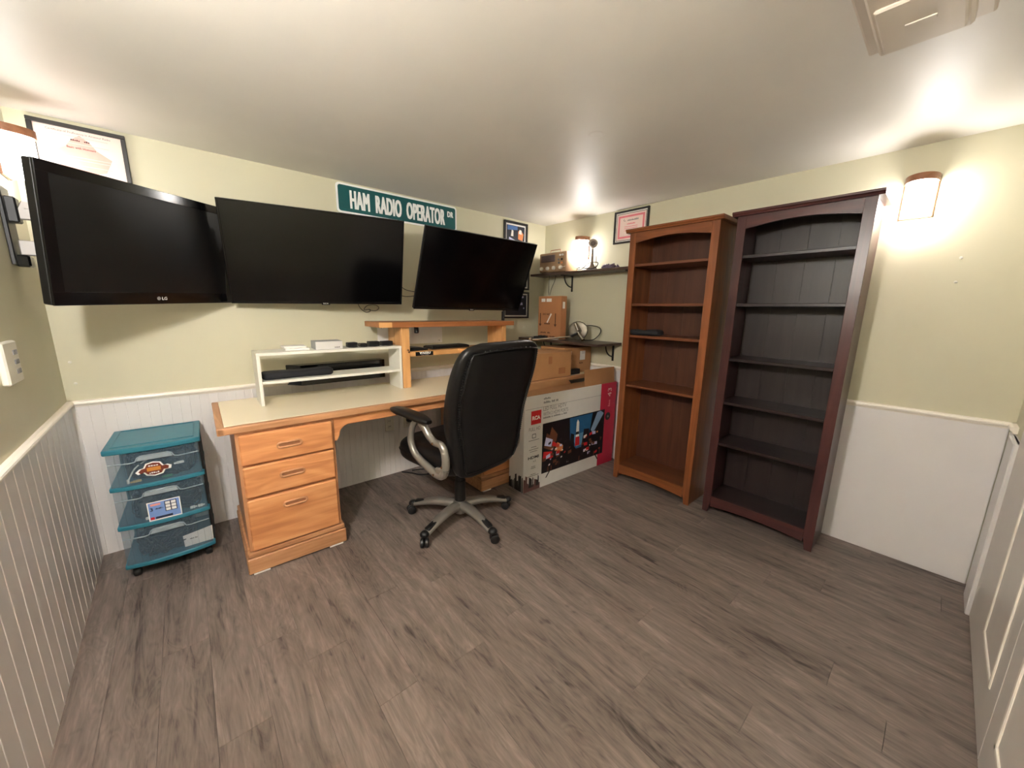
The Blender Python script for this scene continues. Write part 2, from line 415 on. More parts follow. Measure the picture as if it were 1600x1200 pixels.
# chair rail: rounded cap moulding
rp = [(0, -0.020), (-0.012, -0.020), (-0.016, -0.012), (-0.022, -0.008), (-0.024, 0.0), (-0.022, 0.006), (-0.014, 0.010), (0, 0.010)]
struct(G().prism([(y, z+RAIL-0.004) for y, z in rp], XL-0.02, -0.0, 'X').obj('trim_1', TRIM))
o = struct(G().prism([(x, z+RAIL-0.004) for x, z in rp], YF, -0.0, 'Y').obj('trim_2', TRIM))
o = struct(G().prism([(-x, z+RAIL-0.004) for x, z in rp], -3.1, 0.0, 'Y').obj('trim_3', TRIM)); o.location = (XL, 0, 0); o.rotation_euler = (0, 0, WL)
struct(G().prism([(YF-y, z+RAIL-0.004) for y, z in rp], -0.115, 0.0, 'X').obj('trim_4', TRIM))
struct(G().box(-0.30, 0, YF, YF+0.012, 0, RAIL-0.03, bev=0.002).box(-0.31, -0.12, YF, YF+0.022, 0, RAIL-0.03, bev=0.004).obj('trim_5', WHITE))
# pair of panelled closet doors in the front wall
def leaf(name, x1, x0, px):
    d = struct(G().box(x0, x1, YF, YF+0.010, 0.012, 2.03, bev=0.002).obj(name, mat('door_paint', (212, 206, 198), 0.35, var=0.01)))
    for (z0, z1) in ((0.18, 0.86), (1.02, 1.93)):
        a, b = px
        f = G()
        for (p0, p1, q0, q1) in ((a, b, z0, z0+0.022), (a, b, z1-0.022, z1), (a, a+0.022, z0, z1), (b-0.022, b, z0, z1)):
            f.box(p0, p1, YF+0.008, YF+0.014, q0, q1, bev=0.004)
        f.obj('moulding', TRIM, d)
    return d
leaf('door_1', -0.325, -1.17, (-1.06, -0.735)); leaf('door_2', -1.175, -1.80, (-1.72, -1.30))

# ------------------------------------------------------------------ wall sconces
def sconce(loc, rz, label, glass=None):
    t = thing('wall_sconce', label, 'lamp', loc, rz, 'wall sconces with wooden caps')
    G().box(-0.060, 0.060, -0.010, 0, -0.095, 0.098, bev=0.003).obj('backplate', COPPER, t)
    def half(a, b, n=14, y0=-0.010): return [(a*math.cos(math.pi*k/n), y0-b*math.sin(math.pi*k/n)) for k in range(n+1)]
    G().prism(half(0.060, 0.098), 0.066, 0.096, 'Z').obj('cap', COPPER, t, 40)
    gl = G(); out, inn = half(0.054, 0.090), half(0.050, 0.086)
    gl.prism(out+inn[::-1], -0.090, 0.064, 'Z').obj('glass_shade', glass or GLASS_GLOW, t, 40)
    return t
SZ = 1.885
sconce((0, -2.572, SZ), R_(-90), 'lit wall sconce to the right of the dark bookcase')
sconce((0, -0.495, SZ-0.02), R_(-90), 'lit wall sconce above the small wall shelf near the corner')
sconce((XL+0.004, -0.20, SZ+0.02), R_(90), 'lit wall sconce on the left wall beside the framed certificate', GLASS_GLOW3)
sconce((XL+0.038, -2.10, SZ), R_(90), 'added bright wall sconce on the left wall, out of view close to the viewer', GLASS_GLOW_ADDED)  # unseen, added and made far brighter to light the room
sconce((-2.72, YF, SZ), R_(180), 'added wall sconce on the front wall, out of view close to the left corner')  # unseen, added behind the camera as extra light

# ------------------------------------------------------------------ big furniture: desk
DA = R_(-1.1)
desk = thing('desk', 'long oak desk with cream laminate top and three drawers', 'desk', (-2.768, -0.700, 0), DA)
DL = 2.70; DD = 0.615
G().box(0.030, DL, 0.030, DD, 0.742, 0.773, bev=0.001).obj('desktop', LAM, desk)
e = G().box(0, DL, 0, 0.032, 0.737, 0.772, bev=0.006, seg=2).obj('edge_band', OAKE, desk)
G().box(0, 0.031, 0.0, DD, 0.737, 0.7725, bev=0.005, seg=2).obj('edge_band', wood('oak_edge_y', (164, 114, 76), (206, 154, 112), 'Y', 1.4, 0.42), desk)
def pedestal(xo, drawers=True):
    G().box(xo, xo+0.430, 0.022, DD-0.01, 0.10, 0.738, bev=0.002).obj('pedestal', OAKV, desk)
    pf = G()
    x0, x1, y0, y1 = xo-0.016, xo+0.446, 0.0, DD
    pf.box(x0, x1, y0, y1, 0.008, 0.088, bev=0.004)
    pf.box(x0+0.004, x1-0.004, y0+0.006, y1, 0.091, 0.118, bev=0.006, seg=2)
    pf.obj('plinth', OAKE, desk)
    for sx in (x0+0.02, x1-0.09): G().box(sx, sx+0.07, 0.003, 0.05, 0.0, 0.008).obj('shim', PAPER, desk)
    for (z0, z1, hz) in ((0.572, 0.722, 0.645), (0.406, 0.562, 0.492), (0.124, 0.394, 0.330)):
        d = G().box(xo+0.012, xo+0.418, 0.002, 0.022, z0, z1, bev=0.006).obj('drawer', OAK, desk)
        # oval pull: raised rim around a flat patch, recess shade in its colour
        h = G(); c = (xo+0.215, hz); a, b = 0.052, 0.0125
        pts = []
        for k in range(20):
            t = 2*math.pi*k/20
            pts.append((c[0]+(a-b)*math.copysign(1, math.cos(t))+b*math.cos(t), 0.0, c[1]+b*math.sin(t)))
        h.tube(pts, 0.0052, 8, closed=True)
        h.obj('handle', OAKV, d, 50)
        G().prism([(c[0]+(a-b)*(1 if math.cos(2*math.pi*k/16) >= 0 else -1)+(b-0.003)*math.cos(2*math.pi*k/16), c[1]+(b-0.003)*math.sin(2*math.pi*k/16)) for k in range(16)], 0.0012, 0.0024, 'Y').obj('recess_shade', mat('handle_shade', (152, 102, 68), 0.5), d)
pedestal(0.062); pedestal(1.46)
# kneehole apron with curved brackets
ap = [(0.492, 0.738), (1.46, 0.738), (1.46, 0.60), (1.445, 0.602)]
for k in range(9):
    t = math.pi/2*k/8; ap.append((1.375+0.055*math.cos(t)*1.0, 0.632+0.052*math.sin(t)))
for k in range(9):
    t = math.pi/2*k/8; ap.append((0.577-0.055*math.sin(t), 0.632+0.052*math.cos(t)))
ap += [(0.507, 0.602), (0.492, 0.60)]
G().prism(ap, 0.030, 0.050, 'Y', bev=0.003).obj('apron', OAK, desk)

# ------------------------------------------------------------------ bookcases
def bookcase(name, label, loc, W, D, HT, shelves, frame, rail, back, shelf, side, skew=0):
    t = thing(name, label, 'bookcase', loc, R_(-90)+skew)
    for x in (0.004, W-0.022): G().box(x, x+0.018, 0.018, D, 0.0, HT-0.02, bev=0.001).obj('side_panel', side, t)
    nb = 4; bwid = (W-0.044)/nb
    for k in range(nb): G().box(0.022+k*bwid, 0.022+(k+1)*bwid-0.0003, D-0.012, D-0.004, 0.05, HT-0.02, bev=0.0005).obj('back_board', back, t)
    for x in (0.0, W-0.048):
        g = G(); s = 1 if x == 0.0 else -1
        fx = x if s == 1 else x+0.048
        pts = [(fx, 0.0), (fx+s*0.034, 0.0), (fx+s*0.042, 0.05), (fx+s*0.048, 0.075), (fx+s*0.048, HT-0.02), (fx, HT-0.02)]
        g.prism(pts, 0.0, 0.018, 'Y', bev=0.0015).obj('stile', frame, t)
    ar = [(0.048, HT-0.02), (W-0.048, HT-0.02)]
    for k in range(13):
        u = k/12.0; ar.append((W-0.048-(W-0.096)*u, HT-0.092+0.026*math.sin(math.pi*u)))
    G().prism(ar, 0.001, 0.018, 'Y').obj('arched_rail', rail, t)
    br = [(0.048, 0.118), (W-0.048, 0.118)]
    for k in range(13):
        u = k/12.0; br.append((W-0.048-(W-0.096)*u, 0.045+0.016*math.sin(math.pi*u)))
    G().prism(br, 0.001, 0.018, 'Y').obj('bottom_rail', rail, t)
    c = [(-0.016, 0.0), (-0.020, 0.010), (-0.026, 0.014), (-0.026, 0.022), (-0.022, 0.026), (D, 0.026), (D, 0.0)]
    G().prism([(y, z+HT-0.022) for y, z in c], -0.024, W+0.024, 'X', bev=0.001).obj('crown', rail, t)
    G().box(0.022, W-0.022, 0.018, D-0.012, 0.100, 0.116).obj('shelf', shelf, t)
    for z in shelves: G().box(0.0225, W-0.0225, 0.012, D-0.013, z-0.018, z, bev=0.002).obj('shelf', shelf if z < 9 else rail, t)
    return t
CHERS = wood('cherry_shelf', (84, 47, 28), (118, 70, 43), 'X', 0.8, 0.36)
bookcase('bookcase', 'medium brown cherry bookcase with arched top and open shelves', (-0.328, -1.172, 0), 0.608, 0.300, 1.886, (1.650, 1.374, 1.145, 0.772), CHER, CHERX, CHERB, CHERS, CHER)
bookcase('bookcase', 'dark mahogany bookcase with arched top and six open shelves', (-0.300, -1.862, 0), 0.598, 0.273, 1.888, (1.650, 1.374, 1.042, 0.765, 0.492), MAH, MAHX, MAHB, MAHS, MAH)
rings = []
for k in range(13):
    u = k/12.0; f = 1-abs(2*u-1)**10*0.3; hh = 0.020+0.003*math.sin(7*u)
    rings.append([(p[0], -0.11+0.22*u, max(0.0, hh+p[1])) for p in superell(0, 0, 0.065*f, hh*f, 18, 4.0)])
o = G().loft(rings).obj('folded_cloth', FABRIC, None, 60); o.location = (-0.235, -1.308, 1.1455)
tag(o, 'black folded fabric pouch on a shelf of the cherry bookcase', 'pouch')

# ------------------------------------------------------------------ televisions
def tvm(c, yaw, tilt, roll):
    return Matrix.Translation(c) @ Matrix.Rotation(R_(yaw), 4, 'Z') @ Matrix.Rotation(R_(tilt), 4, 'X') @ Matrix.Rotation(R_(roll), 4, 'Y')
def tv(label, c, yaw, tilt, roll, W, Ht, th, bez, bot, screen, logo):
    t = thing('television', label, 'television', matrix=tvm(c, yaw, tilt, roll))
    a, b = W/2, Ht/2
    G().box(-a, a, 0.002, th*0.55, -b, b, bev=0.004).obj('housing', BLACK, t)
    G().prism([(-a*0.72, -b*0.8), (a*0.72, -b*0.8), (a*0.66, b*0.45), (-a*0.66, b*0.45)], th*0.5, th, 'Y', bev=0.006).obj('back_cover', BLACK, t)
    f = G()
    f.box(-a, a, -0.006, 0.004, b-bez, b, bev=0.0015); f.box(-a, a, -0.006, 0.004, -b, -b+bot, bev=0.0015)
    f.box(-a, -a+bez, -0.0055, 0.004, -b+bot*0.8, b-bez*0.8, bev=0.0015); f.box(a-bez, a, -0.0055, 0.004, -b+bot*0.8, b-bez*0.8, bev=0.0015)
    f.obj('bezel', BLACKG, t)
    G().box(-a+bez*0.9, a-bez*0.9, -0.0015, 0.003, -b+bot*0.9, b-bez*0.9).obj('screen', screen, t)
    if logo == 'LG':
        G().lathe([(0.0, 0.0), (0.0085, 0.0), (0.0085, 0.0006), (0, 0.0006)], 20, Matrix.Translation((-0.016, -0.0062, -b+bot*0.5)) @ Matrix.Rotation(R_(90), 4, 'X')).obj('emblem', GREYM, t)
        text('LG', 0.024, 0.014, PAPER, t, (0.010, -0.0067, -b+bot*0.5), 'logo', 0.02)
    else:
        G().box(-0.024, 0.024, -0.009, -0.004, -b-0.006, -b+bot*0.75, bev=0.002).obj('logo_tab', BLACKG, t)
        text(logo, 0.030, 0.0085, PAPER, t, (0, -0.0094, -b+bot*0.28), 'logo', 0.02)
    return t
tv('glossy older television at the far left, angled out from the left wall', (-2.873, -0.347, 1.568), 43.7, 7.3, -1.9, 0.798, 0.499, 0.075, 0.038, 0.052, SCREENM, 'LG')
tv('wide flat television in the middle of the back wall', (-2.138, -0.232, 1.5985), -7.5, 16.0, -0.75, 0.965, 0.5445, 0.045, 0.009, 0.014, SCREEN, 'RCA')
tv('flat television tilted down above the pine desk riser', (-1.122, -0.429, 1.568), -0.7, 22.7, 0.27, 0.965, 0.556, 0.045, 0.009, 0.014, SCREEN, 'RCA')
# mounts
m = thing('wall_mount', 'grey double-arm wall mount holding the left television', 'mount', (XL+0.006, -0.33, 1.56), 0)
G().box(0, 0.014, -0.05, 0.05, -0.10, 0.19, bev=0.003).obj('wall_plate', BLACK, m)
G().box(0.005, 0.045, -0.03, 0.03, -0.105, -0.060, bev=0.006).obj('pivot', BLACKG, m)
G().box(0.005, 0.040, -0.025, 0.025, 0.060, 0.155, bev=0.005).obj('pivot', BLACK, m)
G().prism([(0.02, 0.075), (0.05, 0.145), (0.30, 0.128), (0.36, 0.122), (0.36, 0.085), (0.30, 0.082)], -0.012, 0.012, 'Y', bev=0.003).prism([(0.06, 0.125), (0.36, 0.085), (0.36, 0.079), (0.055, 0.117)], -0.016, -0.011, 'Y').obj('arm', GREYM, m)
G().box(0.02, 0.36, -0.012, 0.012, -0.060, -0.003, bev=0.004).obj('arm', GREYM, m)
G().box(0.34, 0.375, -0.03, 0.04, -0.08, 0.15, bev=0.004).obj('television_bracket', BLACK, m)
def mount2(label, x, z, yt):
    m = thing('wall_mount', label, 'mount', (x, 0, z))
    G().box(-0.11, 0.11, -0.025, 0, -0.10, 0.10, bev=0.003).obj('wall_plate', BLACK, m)
    G().box(-0.02, 0.02, yt, -0.02, -0.03, 0.03, bev=0.004).obj('arm', BLACK, m)
    G().box(-0.10, 0.10, yt-0.004, yt+0.012, -0.06, 0.06, bev=0.003).obj('television_bracket', BLACK, m)
mount2('black wall mount behind the middle television', -2.10, 1.60, -0.180)
mount2('black wall mount behind the right television', -1.10, 1.56, -0.372)

# ------------------------------------------------------------------ office chair
TH = R_(9)
ch = thing('office_chair', 'black leather high-back office chair with silver base and arms', 'chair', (-1.63, -0.92, 0), TH)
def leg_rings(a):
    rings = []
    d = Vector((math.cos(a), math.sin(a), 0)); s = Vector((-math.sin(a), math.cos(a), 0))
    for u in [k/12.0 for k in range(13)]:
        r = 0.035+u*0.275; zc = 0.108-0.036*u**1.6+0.010*math.sin(math.pi*u); wdt = 0.036-0.010*u; ht = 0.030-0.014*u
        rings.append([tuple(d*r+s*(wdt*math.cos(t))+Vector((0, 0, zc+ht*math.sin(t)))) for t in [2*math.pi*k/12 for k in range(12)]])
    return rings
for k in range(5):
    a = R_(127+72*k)-TH
    L_ = G().loft(leg_rings(a)).obj('base_leg', SILVER, ch, 50)
    d = Vector((math.cos(a), math.sin(a), 0)); s = Vector((-d.y, d.x, 0))
    M = Matrix.Translation(d*0.262+Vector((0, 0, 0.0965))) @ Matrix.Rotation(a, 4, 'Z') @ Matrix.Rotation(R_(9), 4, 'Y')
    G().box(-0.065, 0.045, -0.018, 0.018, -0.006, 0.010, bev=0.006, seg=2, M=M).obj('foot_pad', BLACK, L_, 50)
    c = G(); P = d*0.325
    c.lathe([(0, 0.092), (0.016, 0.090), (0.025, 0.080), (0.027, 0.070), (0.024, 0.064), (0, 0.064)], 16, Matrix.Translation(P))
    c.tube([P+Vector((0, 0, 0.066)), P+Vector((0, 0, 0.03))], 0.007, 8)
    ca = c.obj('caster', BLACK, ch, 50)
    ra = a+random.uniform(-1.2, 1.2); ax = Vector((math.cos(ra), math.sin(ra), 0)); off = Vector((-ax.y, ax.x, 0))*0.012
    for q in (-1, 1):
        wM = Matrix.Translation(P+off+ax*0.013*q+Vector((0, 0, 0.0275))) @ Matrix.Rotation(ra, 4, 'Z') @ Matrix.Rotation(R_(90), 4, 'Y')
        G().lathe([(0, -0.010), (0.022, -0.010), (0.027, -0.006), (0.027, 0.006), (0.022, 0.010), (0, 0.010)], 20, wM).obj('wheel', BLACK, ca, 40)
G().lathe([(0, 0.050), (0.034, 0.052), (0.046, 0.080), (0.050, 0.105), (0.046, 0.130), (0.034, 0.138), (0, 0.138)], 24).obj('hub', SILVER, ch, 40)
G().lathe([(0, 0.12), (0.034, 0.12), (0.034, 0.27), (0.030, 0.27), (0.030, 0.385), (0, 0.385)], 20).obj('gas_column', BLACK, ch, 40)
G().box(-0.10, 0.10, -0.15, 0.13, 0.375, 0.408, bev=0.006).tube([(0.05, 0, 0.39), (0.26, 0.0, 0.385), (0.30, 0.0, 0.375)], 0.006).obj('tilt_mechanism', BLACK, ch, 40)
def cushion(x0, x1, y0, y1, z0, z1, e=5, n=40, puff=0.02, rows=10):
    rings = []
    for k in range(rows+1):
        u = k/rows; f = 1-abs(2*u-1)**3.5*0.16
        rings.append([(p[0], p[1], z0+(z1-z0)*u) for p in superell((x0+x1)/2, (y0+y1)/2, (x1-x0)/2*f, (y1-y0)/2*f, n, e)])
    return rings
st_ = G().loft(cushion(-0.262, 0.262, -0.22, 0.325, 0.405, 0.545)).obj('seat', LEATHER, ch, 70)
pipe = [(p[0], p[1], 0.478) for p in superell(0, 0.0525, 0.263, 0.2735, 48, 5)]
G().tube(pipe, 0.0045, 6, closed=True).obj('piping', LEATHER, st_, 60)
BZ = [0.415, 0.43, 0.47, 0.55, 0.65, 0.75, 0.87, 0.98, 1.06, 1.11, 1.14, 1.155]
BWd = [0.15, 0.205, 0.240, 0.258, 0.274, 0.292, 0.308, 0.310, 0.300, 0.284, 0.250, 0.18]
BY = [-0.255, -0.262, -0.272, -0.285, -0.288, -0.294, -0.318, -0.350, -0.372, -0.386, -0.388, -0.376]
BT = [0.03, 0.05, 0.08, 0.11, 0.125, 0.125, 0.115, 0.11, 0.10, 0.085, 0.06, 0.03]
rings = []; nr = 44
for k in range(nr+1):
    z = BZ[0]+(BZ[-1]-BZ[0])*k/nr
    wd, y, th = crv(BZ, BWd, z), crv(BZ, BY, z), crv(BZ, BT, z)
    rings.append([(px, py, z+0.0*py) for px, py, _ in superell(0, y+th/2, wd, th/2, 40, 3.6)])
back = G().loft(rings).obj('backrest', LEATHER, ch, 70)
# inset rear panel with a stitched seam around it
pan = []
def bp_(u, sgn): pass
zz = [0.455+(1.105-0.455)*k/26 for k in range(27)]
rp_ = []
for z in zz:
    wd = crv(BZ, BWd, z)-0.040; y = crv(BZ, BY, z); th = crv(BZ, BT, z)
    rp_.append((wd, y-0.003, z))
g = G(); bmv = []
for wd, y, z in rp_:
    row = []
    for k in range(13):
        u = -1+2*k/12.0; row.append(g.bm.verts.new((wd*u, y-0.006*(1-abs(u)**6)+0.012*abs(u)**8, z)))
    bmv.append(row)
for A, B in zip(bmv, bmv[1:]):
    for k in range(12): g.bm.faces.new((A[k], A[k+1], B[k+1], B[k]))
g.obj('rear_panel', LEATHERB, back, 70)
seam = [(-wd, y+0.004, z) for wd, y, z in rp_]+[(rp_[-1][0]*u, rp_[-1][1]-0.002, rp_[-1][2]+0.012*(1-u*u)) for u in (-0.8, -0.5, 0, 0.5, 0.8)]+[(wd, y+0.004, z) for wd, y, z in rp_[::-1]]+[(rp_[0][0]*u, rp_[0][1]-0.002, rp_[0][2]-0.004) for u in (0.6, 0, -0.6)]
G().tube(seam, 0.0055, 6, closed=True).obj('seam_piping', LEATHER, back, 60)
stch = G()
for i in range(0, len(seam)-4):
    if seam[i][2] > 0.62:
        a, b = Vector(seam[i]), Vector(seam[i+1]); v = (b-a)
        for q in (0.3, 0.8):
            c = a+v*q; o2 = Vector((0.016*(-1 if c.x < 0 else 1) if abs(c.x) > 0.2 else 0, 0.004, 0.010 if abs(c.x) <= 0.2 else 0))
            stch.tube([c, c+o2*0.9], 0.0035, 5)
o = stch.obj('gathered_stitching', LEATHERB, back, 60); o['kind'] = 'stuff'
for sx in (-1, 1):
    x = 0.288*sx
    loop = [(-0.212, 0.498), (-0.190, 0.458), (-0.140, 0.447), (-0.060, 0.470), (0.005, 0.492), (0.055, 0.522), (0.084, 0.575), (0.082, 0.625), (0.060, 0.678), (0.030, 0.715)]
    pts = smooth_path([(x, y, z) for y, z in loop], 6)
    nP = len(pts); rad = [0.023-0.006*(k/(nP-1)) for k in range(nP)]
    fr = G().tube(pts, rad, 10)
    up = smooth_path([(x, -0.212, 0.498), (x, -0.216, 0.545), (x, -0.205, 0.595), (x, -0.180, 0.622), (x, -0.130, 0.625), (x, -0.085, 0.648), (x, -0.055, 0.680), (x, -0.020, 0.710)], 6)
    fr.tube(up, [0.023-0.004*abs(math.sin(3*k/len(up))) for k in range(len(up))], 10)
    fr.box(x-0.012, x+0.012, -0.215, -0.135, 0.452, 0.492, bev=0.01, seg=2)
    arm = fr.obj('armrest', SILVER, ch, 60)
    rings = []
    for k in range(15):
        u = k/14.0; y = -0.095+0.340*u; wv = 0.040*(1-abs(2*u-1)**5*0.55); zc = 0.728+0.016*u+0.006*math.sin(math.pi*u)
        hgt = 0.019*(1-abs(2*u-1)**6*0.5)
        rings.append([(x+0.006*sx+a, y, zc+c) for a, c, _ in superell(0, 0, wv, hgt, 16, 3.0)])
    G().loft(rings).obj('arm_pad', LEATHER, arm, 60)
    for (y, z) in ((-0.205, 0.512), (-0.135, 0.450), (-0.135, 0.625)):
        bl = G(); bl.lathe([(0, 0.0), (0.007, 0.0), (0.006, 0.005), (0, 0.006)], 12, Matrix.Translation((x+0.018*sx, y, z)) @ Matrix.Rotation(R_(90*sx), 4, 'Y'))
        bl.obj('bolt', CHROME, arm, 40)

# ------------------------------------------------------------------ plastic drawer cart
ct = thing('drawer_cart', 'three-drawer plastic storage cart with teal frame on casters', 'drawer cart', (-3.167, -0.376, 0), R_(-1.5))
CW, CD = 0.336, 0.350
def bowed(x0, x1, yb, bow, yf=0.0, n=12):
    return [(x0+(x1-x0)*k/n, yf-bow*(1-(2*k/n-1)**2)) for k in range(n+1)]+[(x1, yb), (x0, yb)]
lid = G().prism(bowed(-0.004, CW+0.004, CD, 0.020, -0.004), 0.643, 0.668, 'Z', bev=0.004)
lid.obj('lid', TEAL, ct, 40)
g = G()
for (a, b, c, d) in ((0.02, CW-0.02, 0.025, 0.031), (0.02, CW-0.02, CD-0.03, CD-0.024), (0.02, 0.026, 0.025, CD-0.024), (CW-0.026, CW-0.02, 0.025, CD-0.024)): g.box(a, b, c, d, 0.667, 0.671, bev=0.0015)
g.obj('lid_rim', TEAL, ct)
zs = [0.072, 0.274, 0.470]
for z in zs: G().prism(bowed(-0.002, CW+0.002, CD, 0.022, -0.002), z-0.006, z+0.014, 'Z', bev=0.003).obj('shelf_rim', TEAL, ct, 40)
for (x, y) in ((0.0, CD-0.016), (CW-0.012, CD-0.016), (CW-0.006, 0.03), (CW-0.006, 0.17)): G().box(x, x+0.010, y, y+0.014, 0.08, 0.65).obj('post', BLACK if x > 0.1 else TEAL, ct)
for i, z in enumerate(zs):
    z0, z1 = z+0.015, (zs[i+1]-0.008 if i < 2 else 0.640)
    outer = bowed(0.006, CW-0.008, CD-0.02, 0.019); inner = bowed(0.0085, CW-0.0105, CD-0.0225, 0.019, 0.0025)
    d = G()
    n = len(outer)
    d.prism(outer, z0, z0+0.002, 'Z')
    for k in range(n):
        a, b = outer[k], outer[(k+1) % n]; c, e_ = inner[(k+1) % n], inner[k]
        d.prism([a, b, c, e_], z0+0.002, z1, 'Z')
    dr = d.obj('drawer', CLEAR, ct)
    hh = G(); zt = z1-0.045
    prof = [(0.085, zt), (0.100, zt+0.004), (0.108, zt+0.022), (0.120, zt+0.028), (0.215, zt+0.028), (0.228, zt+0.022), (0.236, zt+0.004), (0.250, zt)]
    pth = [(x, -0.019*(1-(2*(x-0.006)/(CW-0.014)-1)**2)-0.003, zz_) for x, zz_ in [(0.008, zt)]+prof+[(CW-0.01, zt)]]
    hh.tube(pth, 0.003, 6)
    hp = [(0.104, zt+0.006), (0.232, zt+0.006), (0.224, zt+0.026), (0.112, zt+0.026)]
    hh.prism(hp, -0.027, -0.021, 'Y', bev=0.002)
    hh.obj('handle', CLEARR, dr, 40)
    if i == 2:      # shaped sticker with a white border, over the top drawer
        def badge(s, y):
            pts = [(-0.064, -0.006), (-0.050, 0.008), (-0.036, 0.010), (-0.026, 0.030), (0.0, 0.036), (0.026, 0.030), (0.036, 0.010), (0.050, 0.012), (0.064, 0.004), (0.060, -0.012), (0.040, -0.012), (0.030, -0.030), (0.0, -0.036), (-0.028, -0.028), (-0.038, -0.012), (-0.056, -0.018)]
            g = G().prism([(0.158+px*s, 0.552+pz*s) for px, pz in pts], y-0.0006, y, 'Y'); return g
        badge(1.0, -0.0225).obj('sticker_border', PAPER, dr)
        badge(0.84, -0.0233).obj('sticker', mat('maroon_print', (110, 44, 28), 0.5), dr)
        G().box(0.134, 0.182, -0.0248, -0.0240, 0.543, 0.561).obj('sticker_band', mat('amber_print', (196, 128, 48), 0.5), dr)
        unread(4, 0.036, 0.008, PAPER, dr, (0.158, -0.0252, 0.570), 'sticker_text', 0.02); unread(5, 0.036, 0.007, PAPER, dr, (0.158, -0.0252, 0.534), 'sticker_text', 0.02)
    if i == 1:      # product label
        BL = mat('blue_label', (120, 150, 206), 0.5); NV = mat('navy_label', (26, 34, 62), 0.5)
        G().box(0.110, 0.230, -0.0225, -0.0215, 0.290, 0.386).obj('label_sheet', PAPER, dr)
        G().box(0.114, 0.226, -0.0230, -0.0224, 0.296, 0.382).obj('label_print', BL, dr)
        G().box(0.122, 0.158, -0.0236, -0.0230, 0.366, 0.376).obj('label_print', mat('salmon_print', (232, 150, 140), 0.5), dr)
        G().box(0.172, 0.216, -0.0236, -0.0230, 0.326, 0.378).obj('label_print', NV, dr)
        for r in range(3):
            for c in range(2): G().box(0.175+c*0.021, 0.192+c*0.021, -0.0242, -0.0236, 0.329+r*0.0165, 0.342+r*0.0165).obj('label_picture', PAPER, dr)
        G().box(0.134, 0.196, -0.0236, -0.0230, 0.297, 0.308).obj('label_print', NV, dr)
        G().box(0.116, 0.130, -0.0236, -0.0230, 0.297, 0.310).obj('label_print', RED, dr)
        text('3', 0.010, 0.018, NV, dr, (0.124, -0.0238, 0.349), 'label_text', 0.03)
        unread(11, 0.030, 0.008, NV, dr, (0.150, -0.0238, 0.350), 'label_text', 0.01)
for (x, y) in ((0.03, 0.05), (CW-0.03, 0.05), (0.03, CD-0.05), (CW-0.03, CD-0.05)):
    c = G().box(x-0.018, x+0.018, y-0.018, y+0.018, 0.044, 0.066, bev=0.006)
    c.lathe([(0, -0.014), (0.020, -0.014), (0.024, -0.008), (0.024, 0.008), (0.020, 0.014), (0, 0.014)], 16, Matrix.Translation((x, y-0.006, 0.024)) @ Matrix.Rotation(R_(90), 4, 'Y'))
    c.obj('caster', BLACK, ct, 40)
# what lies in the drawers
def cable_pile(label, cx, cy, z, rx, ry, hh, n, seed, mt):
    rnd = random.Random(seed); g = G()
    for q in range(n):
        pts = []; a0 = rnd.uniform(0, 6.28); ex, ey = rnd.uniform(-0.35, 0.35)*rx, rnd.uniform(-0.35, 0.35)*ry; rr = rnd.uniform(0.45, 1.0)
        for k in range(9):
            a = a0+k*rnd.uniform(0.5, 0.9); pts.append((max(-rx, min(rx, ex+rx*rr*math.cos(a))), max(-ry, min(ry, ey+ry*rr*math.sin(a))), 0.008+rnd.uniform(0, 1)**1.5*hh))
        g.tube(smooth_path(pts, 4), rnd.choice((0.003, 0.004, 0.0055)), 6)
    for q in range(n//2):
        x, y = rnd.uniform(-.8, .8)*rx, rnd.uniform(-.88, .7)*ry; g.box(x-0.018, x+0.018, y-0.012, y+0.012, 0.002, rnd.uniform(0.2, 1.0)*hh, bev=0.003)
    o = g.obj('cable_pile', mt, None, 60); o.location = (cx, cy, z); tag(o, label, 'cables'); return o
cable_pile('jumble of black adapters and cables in the top cart drawer', -2.982, -0.246, 0.489, 0.120, 0.116, 0.115, 120, 3, CABLE)
cable_pile('coiled dark cables in the middle cart drawer', -2.982, -0.246, 0.292, 0.120, 0.116, 0.115, 120, 5, CABLE)
cable_pile('dark cables and bags in the bottom cart drawer', -3.015, -0.246, 0.090, 0.105, 0.116, 0.095, 80, 9, mat('slate_cable', (52, 52, 56), 0.5))
o = G().tube(smooth_path([(-3.105, -0.37, 0.500), (-3.095, -0.375, 0.525), (-3.07, -0.373, 0.565), (-3.02, -0.36, 0.595), (-2.98, -0.33, 0.60)], 6), 0.0032, 6).box(-3.110, -3.100, -0.374, -0.366, 0.4895, 0.512, bev=0.002).obj('usb_cable', IVORY, None, 50)
tag(o, 'white cable with plug behind the top cart drawer front', 'cable')
for (x, y, z, mt, lb) in ((-2.915, -0.372, 0.545, PAPER, 'white connector plug in the top cart drawer'), (-3.075, -0.366, 0.4895, mat('brass_plug', (196, 160, 96), 0.4, 0.5), 'brass coloured connector at the bottom of the top cart drawer'), (-2.965, -0.376, 0.4895, mat('green_board', (60, 120, 90), 0.5), 'small green connector in the top cart drawer')):
    o = G().box(-0.014, 0.014, -0.006, 0.006, 0, 0.011, bev=0.002).box(-0.024, -0.013, -0.004, 0.004, 0.002, 0.009).obj('connector', mt); o.location = (x, y, z); o.rotation_euler = (0, 0, R_(12)); tag(o, lb, 'connector')
for (x, lb) in ((-3.062, 'white plug at the left of the middle cart drawer'), (-2.897, 'left white plug of two at the right of the middle cart drawer'), (-2.866, 'right white plug of two at the right of the middle cart drawer')):
    o = G().box(-0.010, 0.010, -0.006, 0.006, 0, 0.012, bev=0.002).box(0.008, 0.018, -0.003, 0.003, 0.003, 0.009).obj('plug', PAPER); o.location = (x, -0.367, 0.2905); tag(o, lb, 'plug')
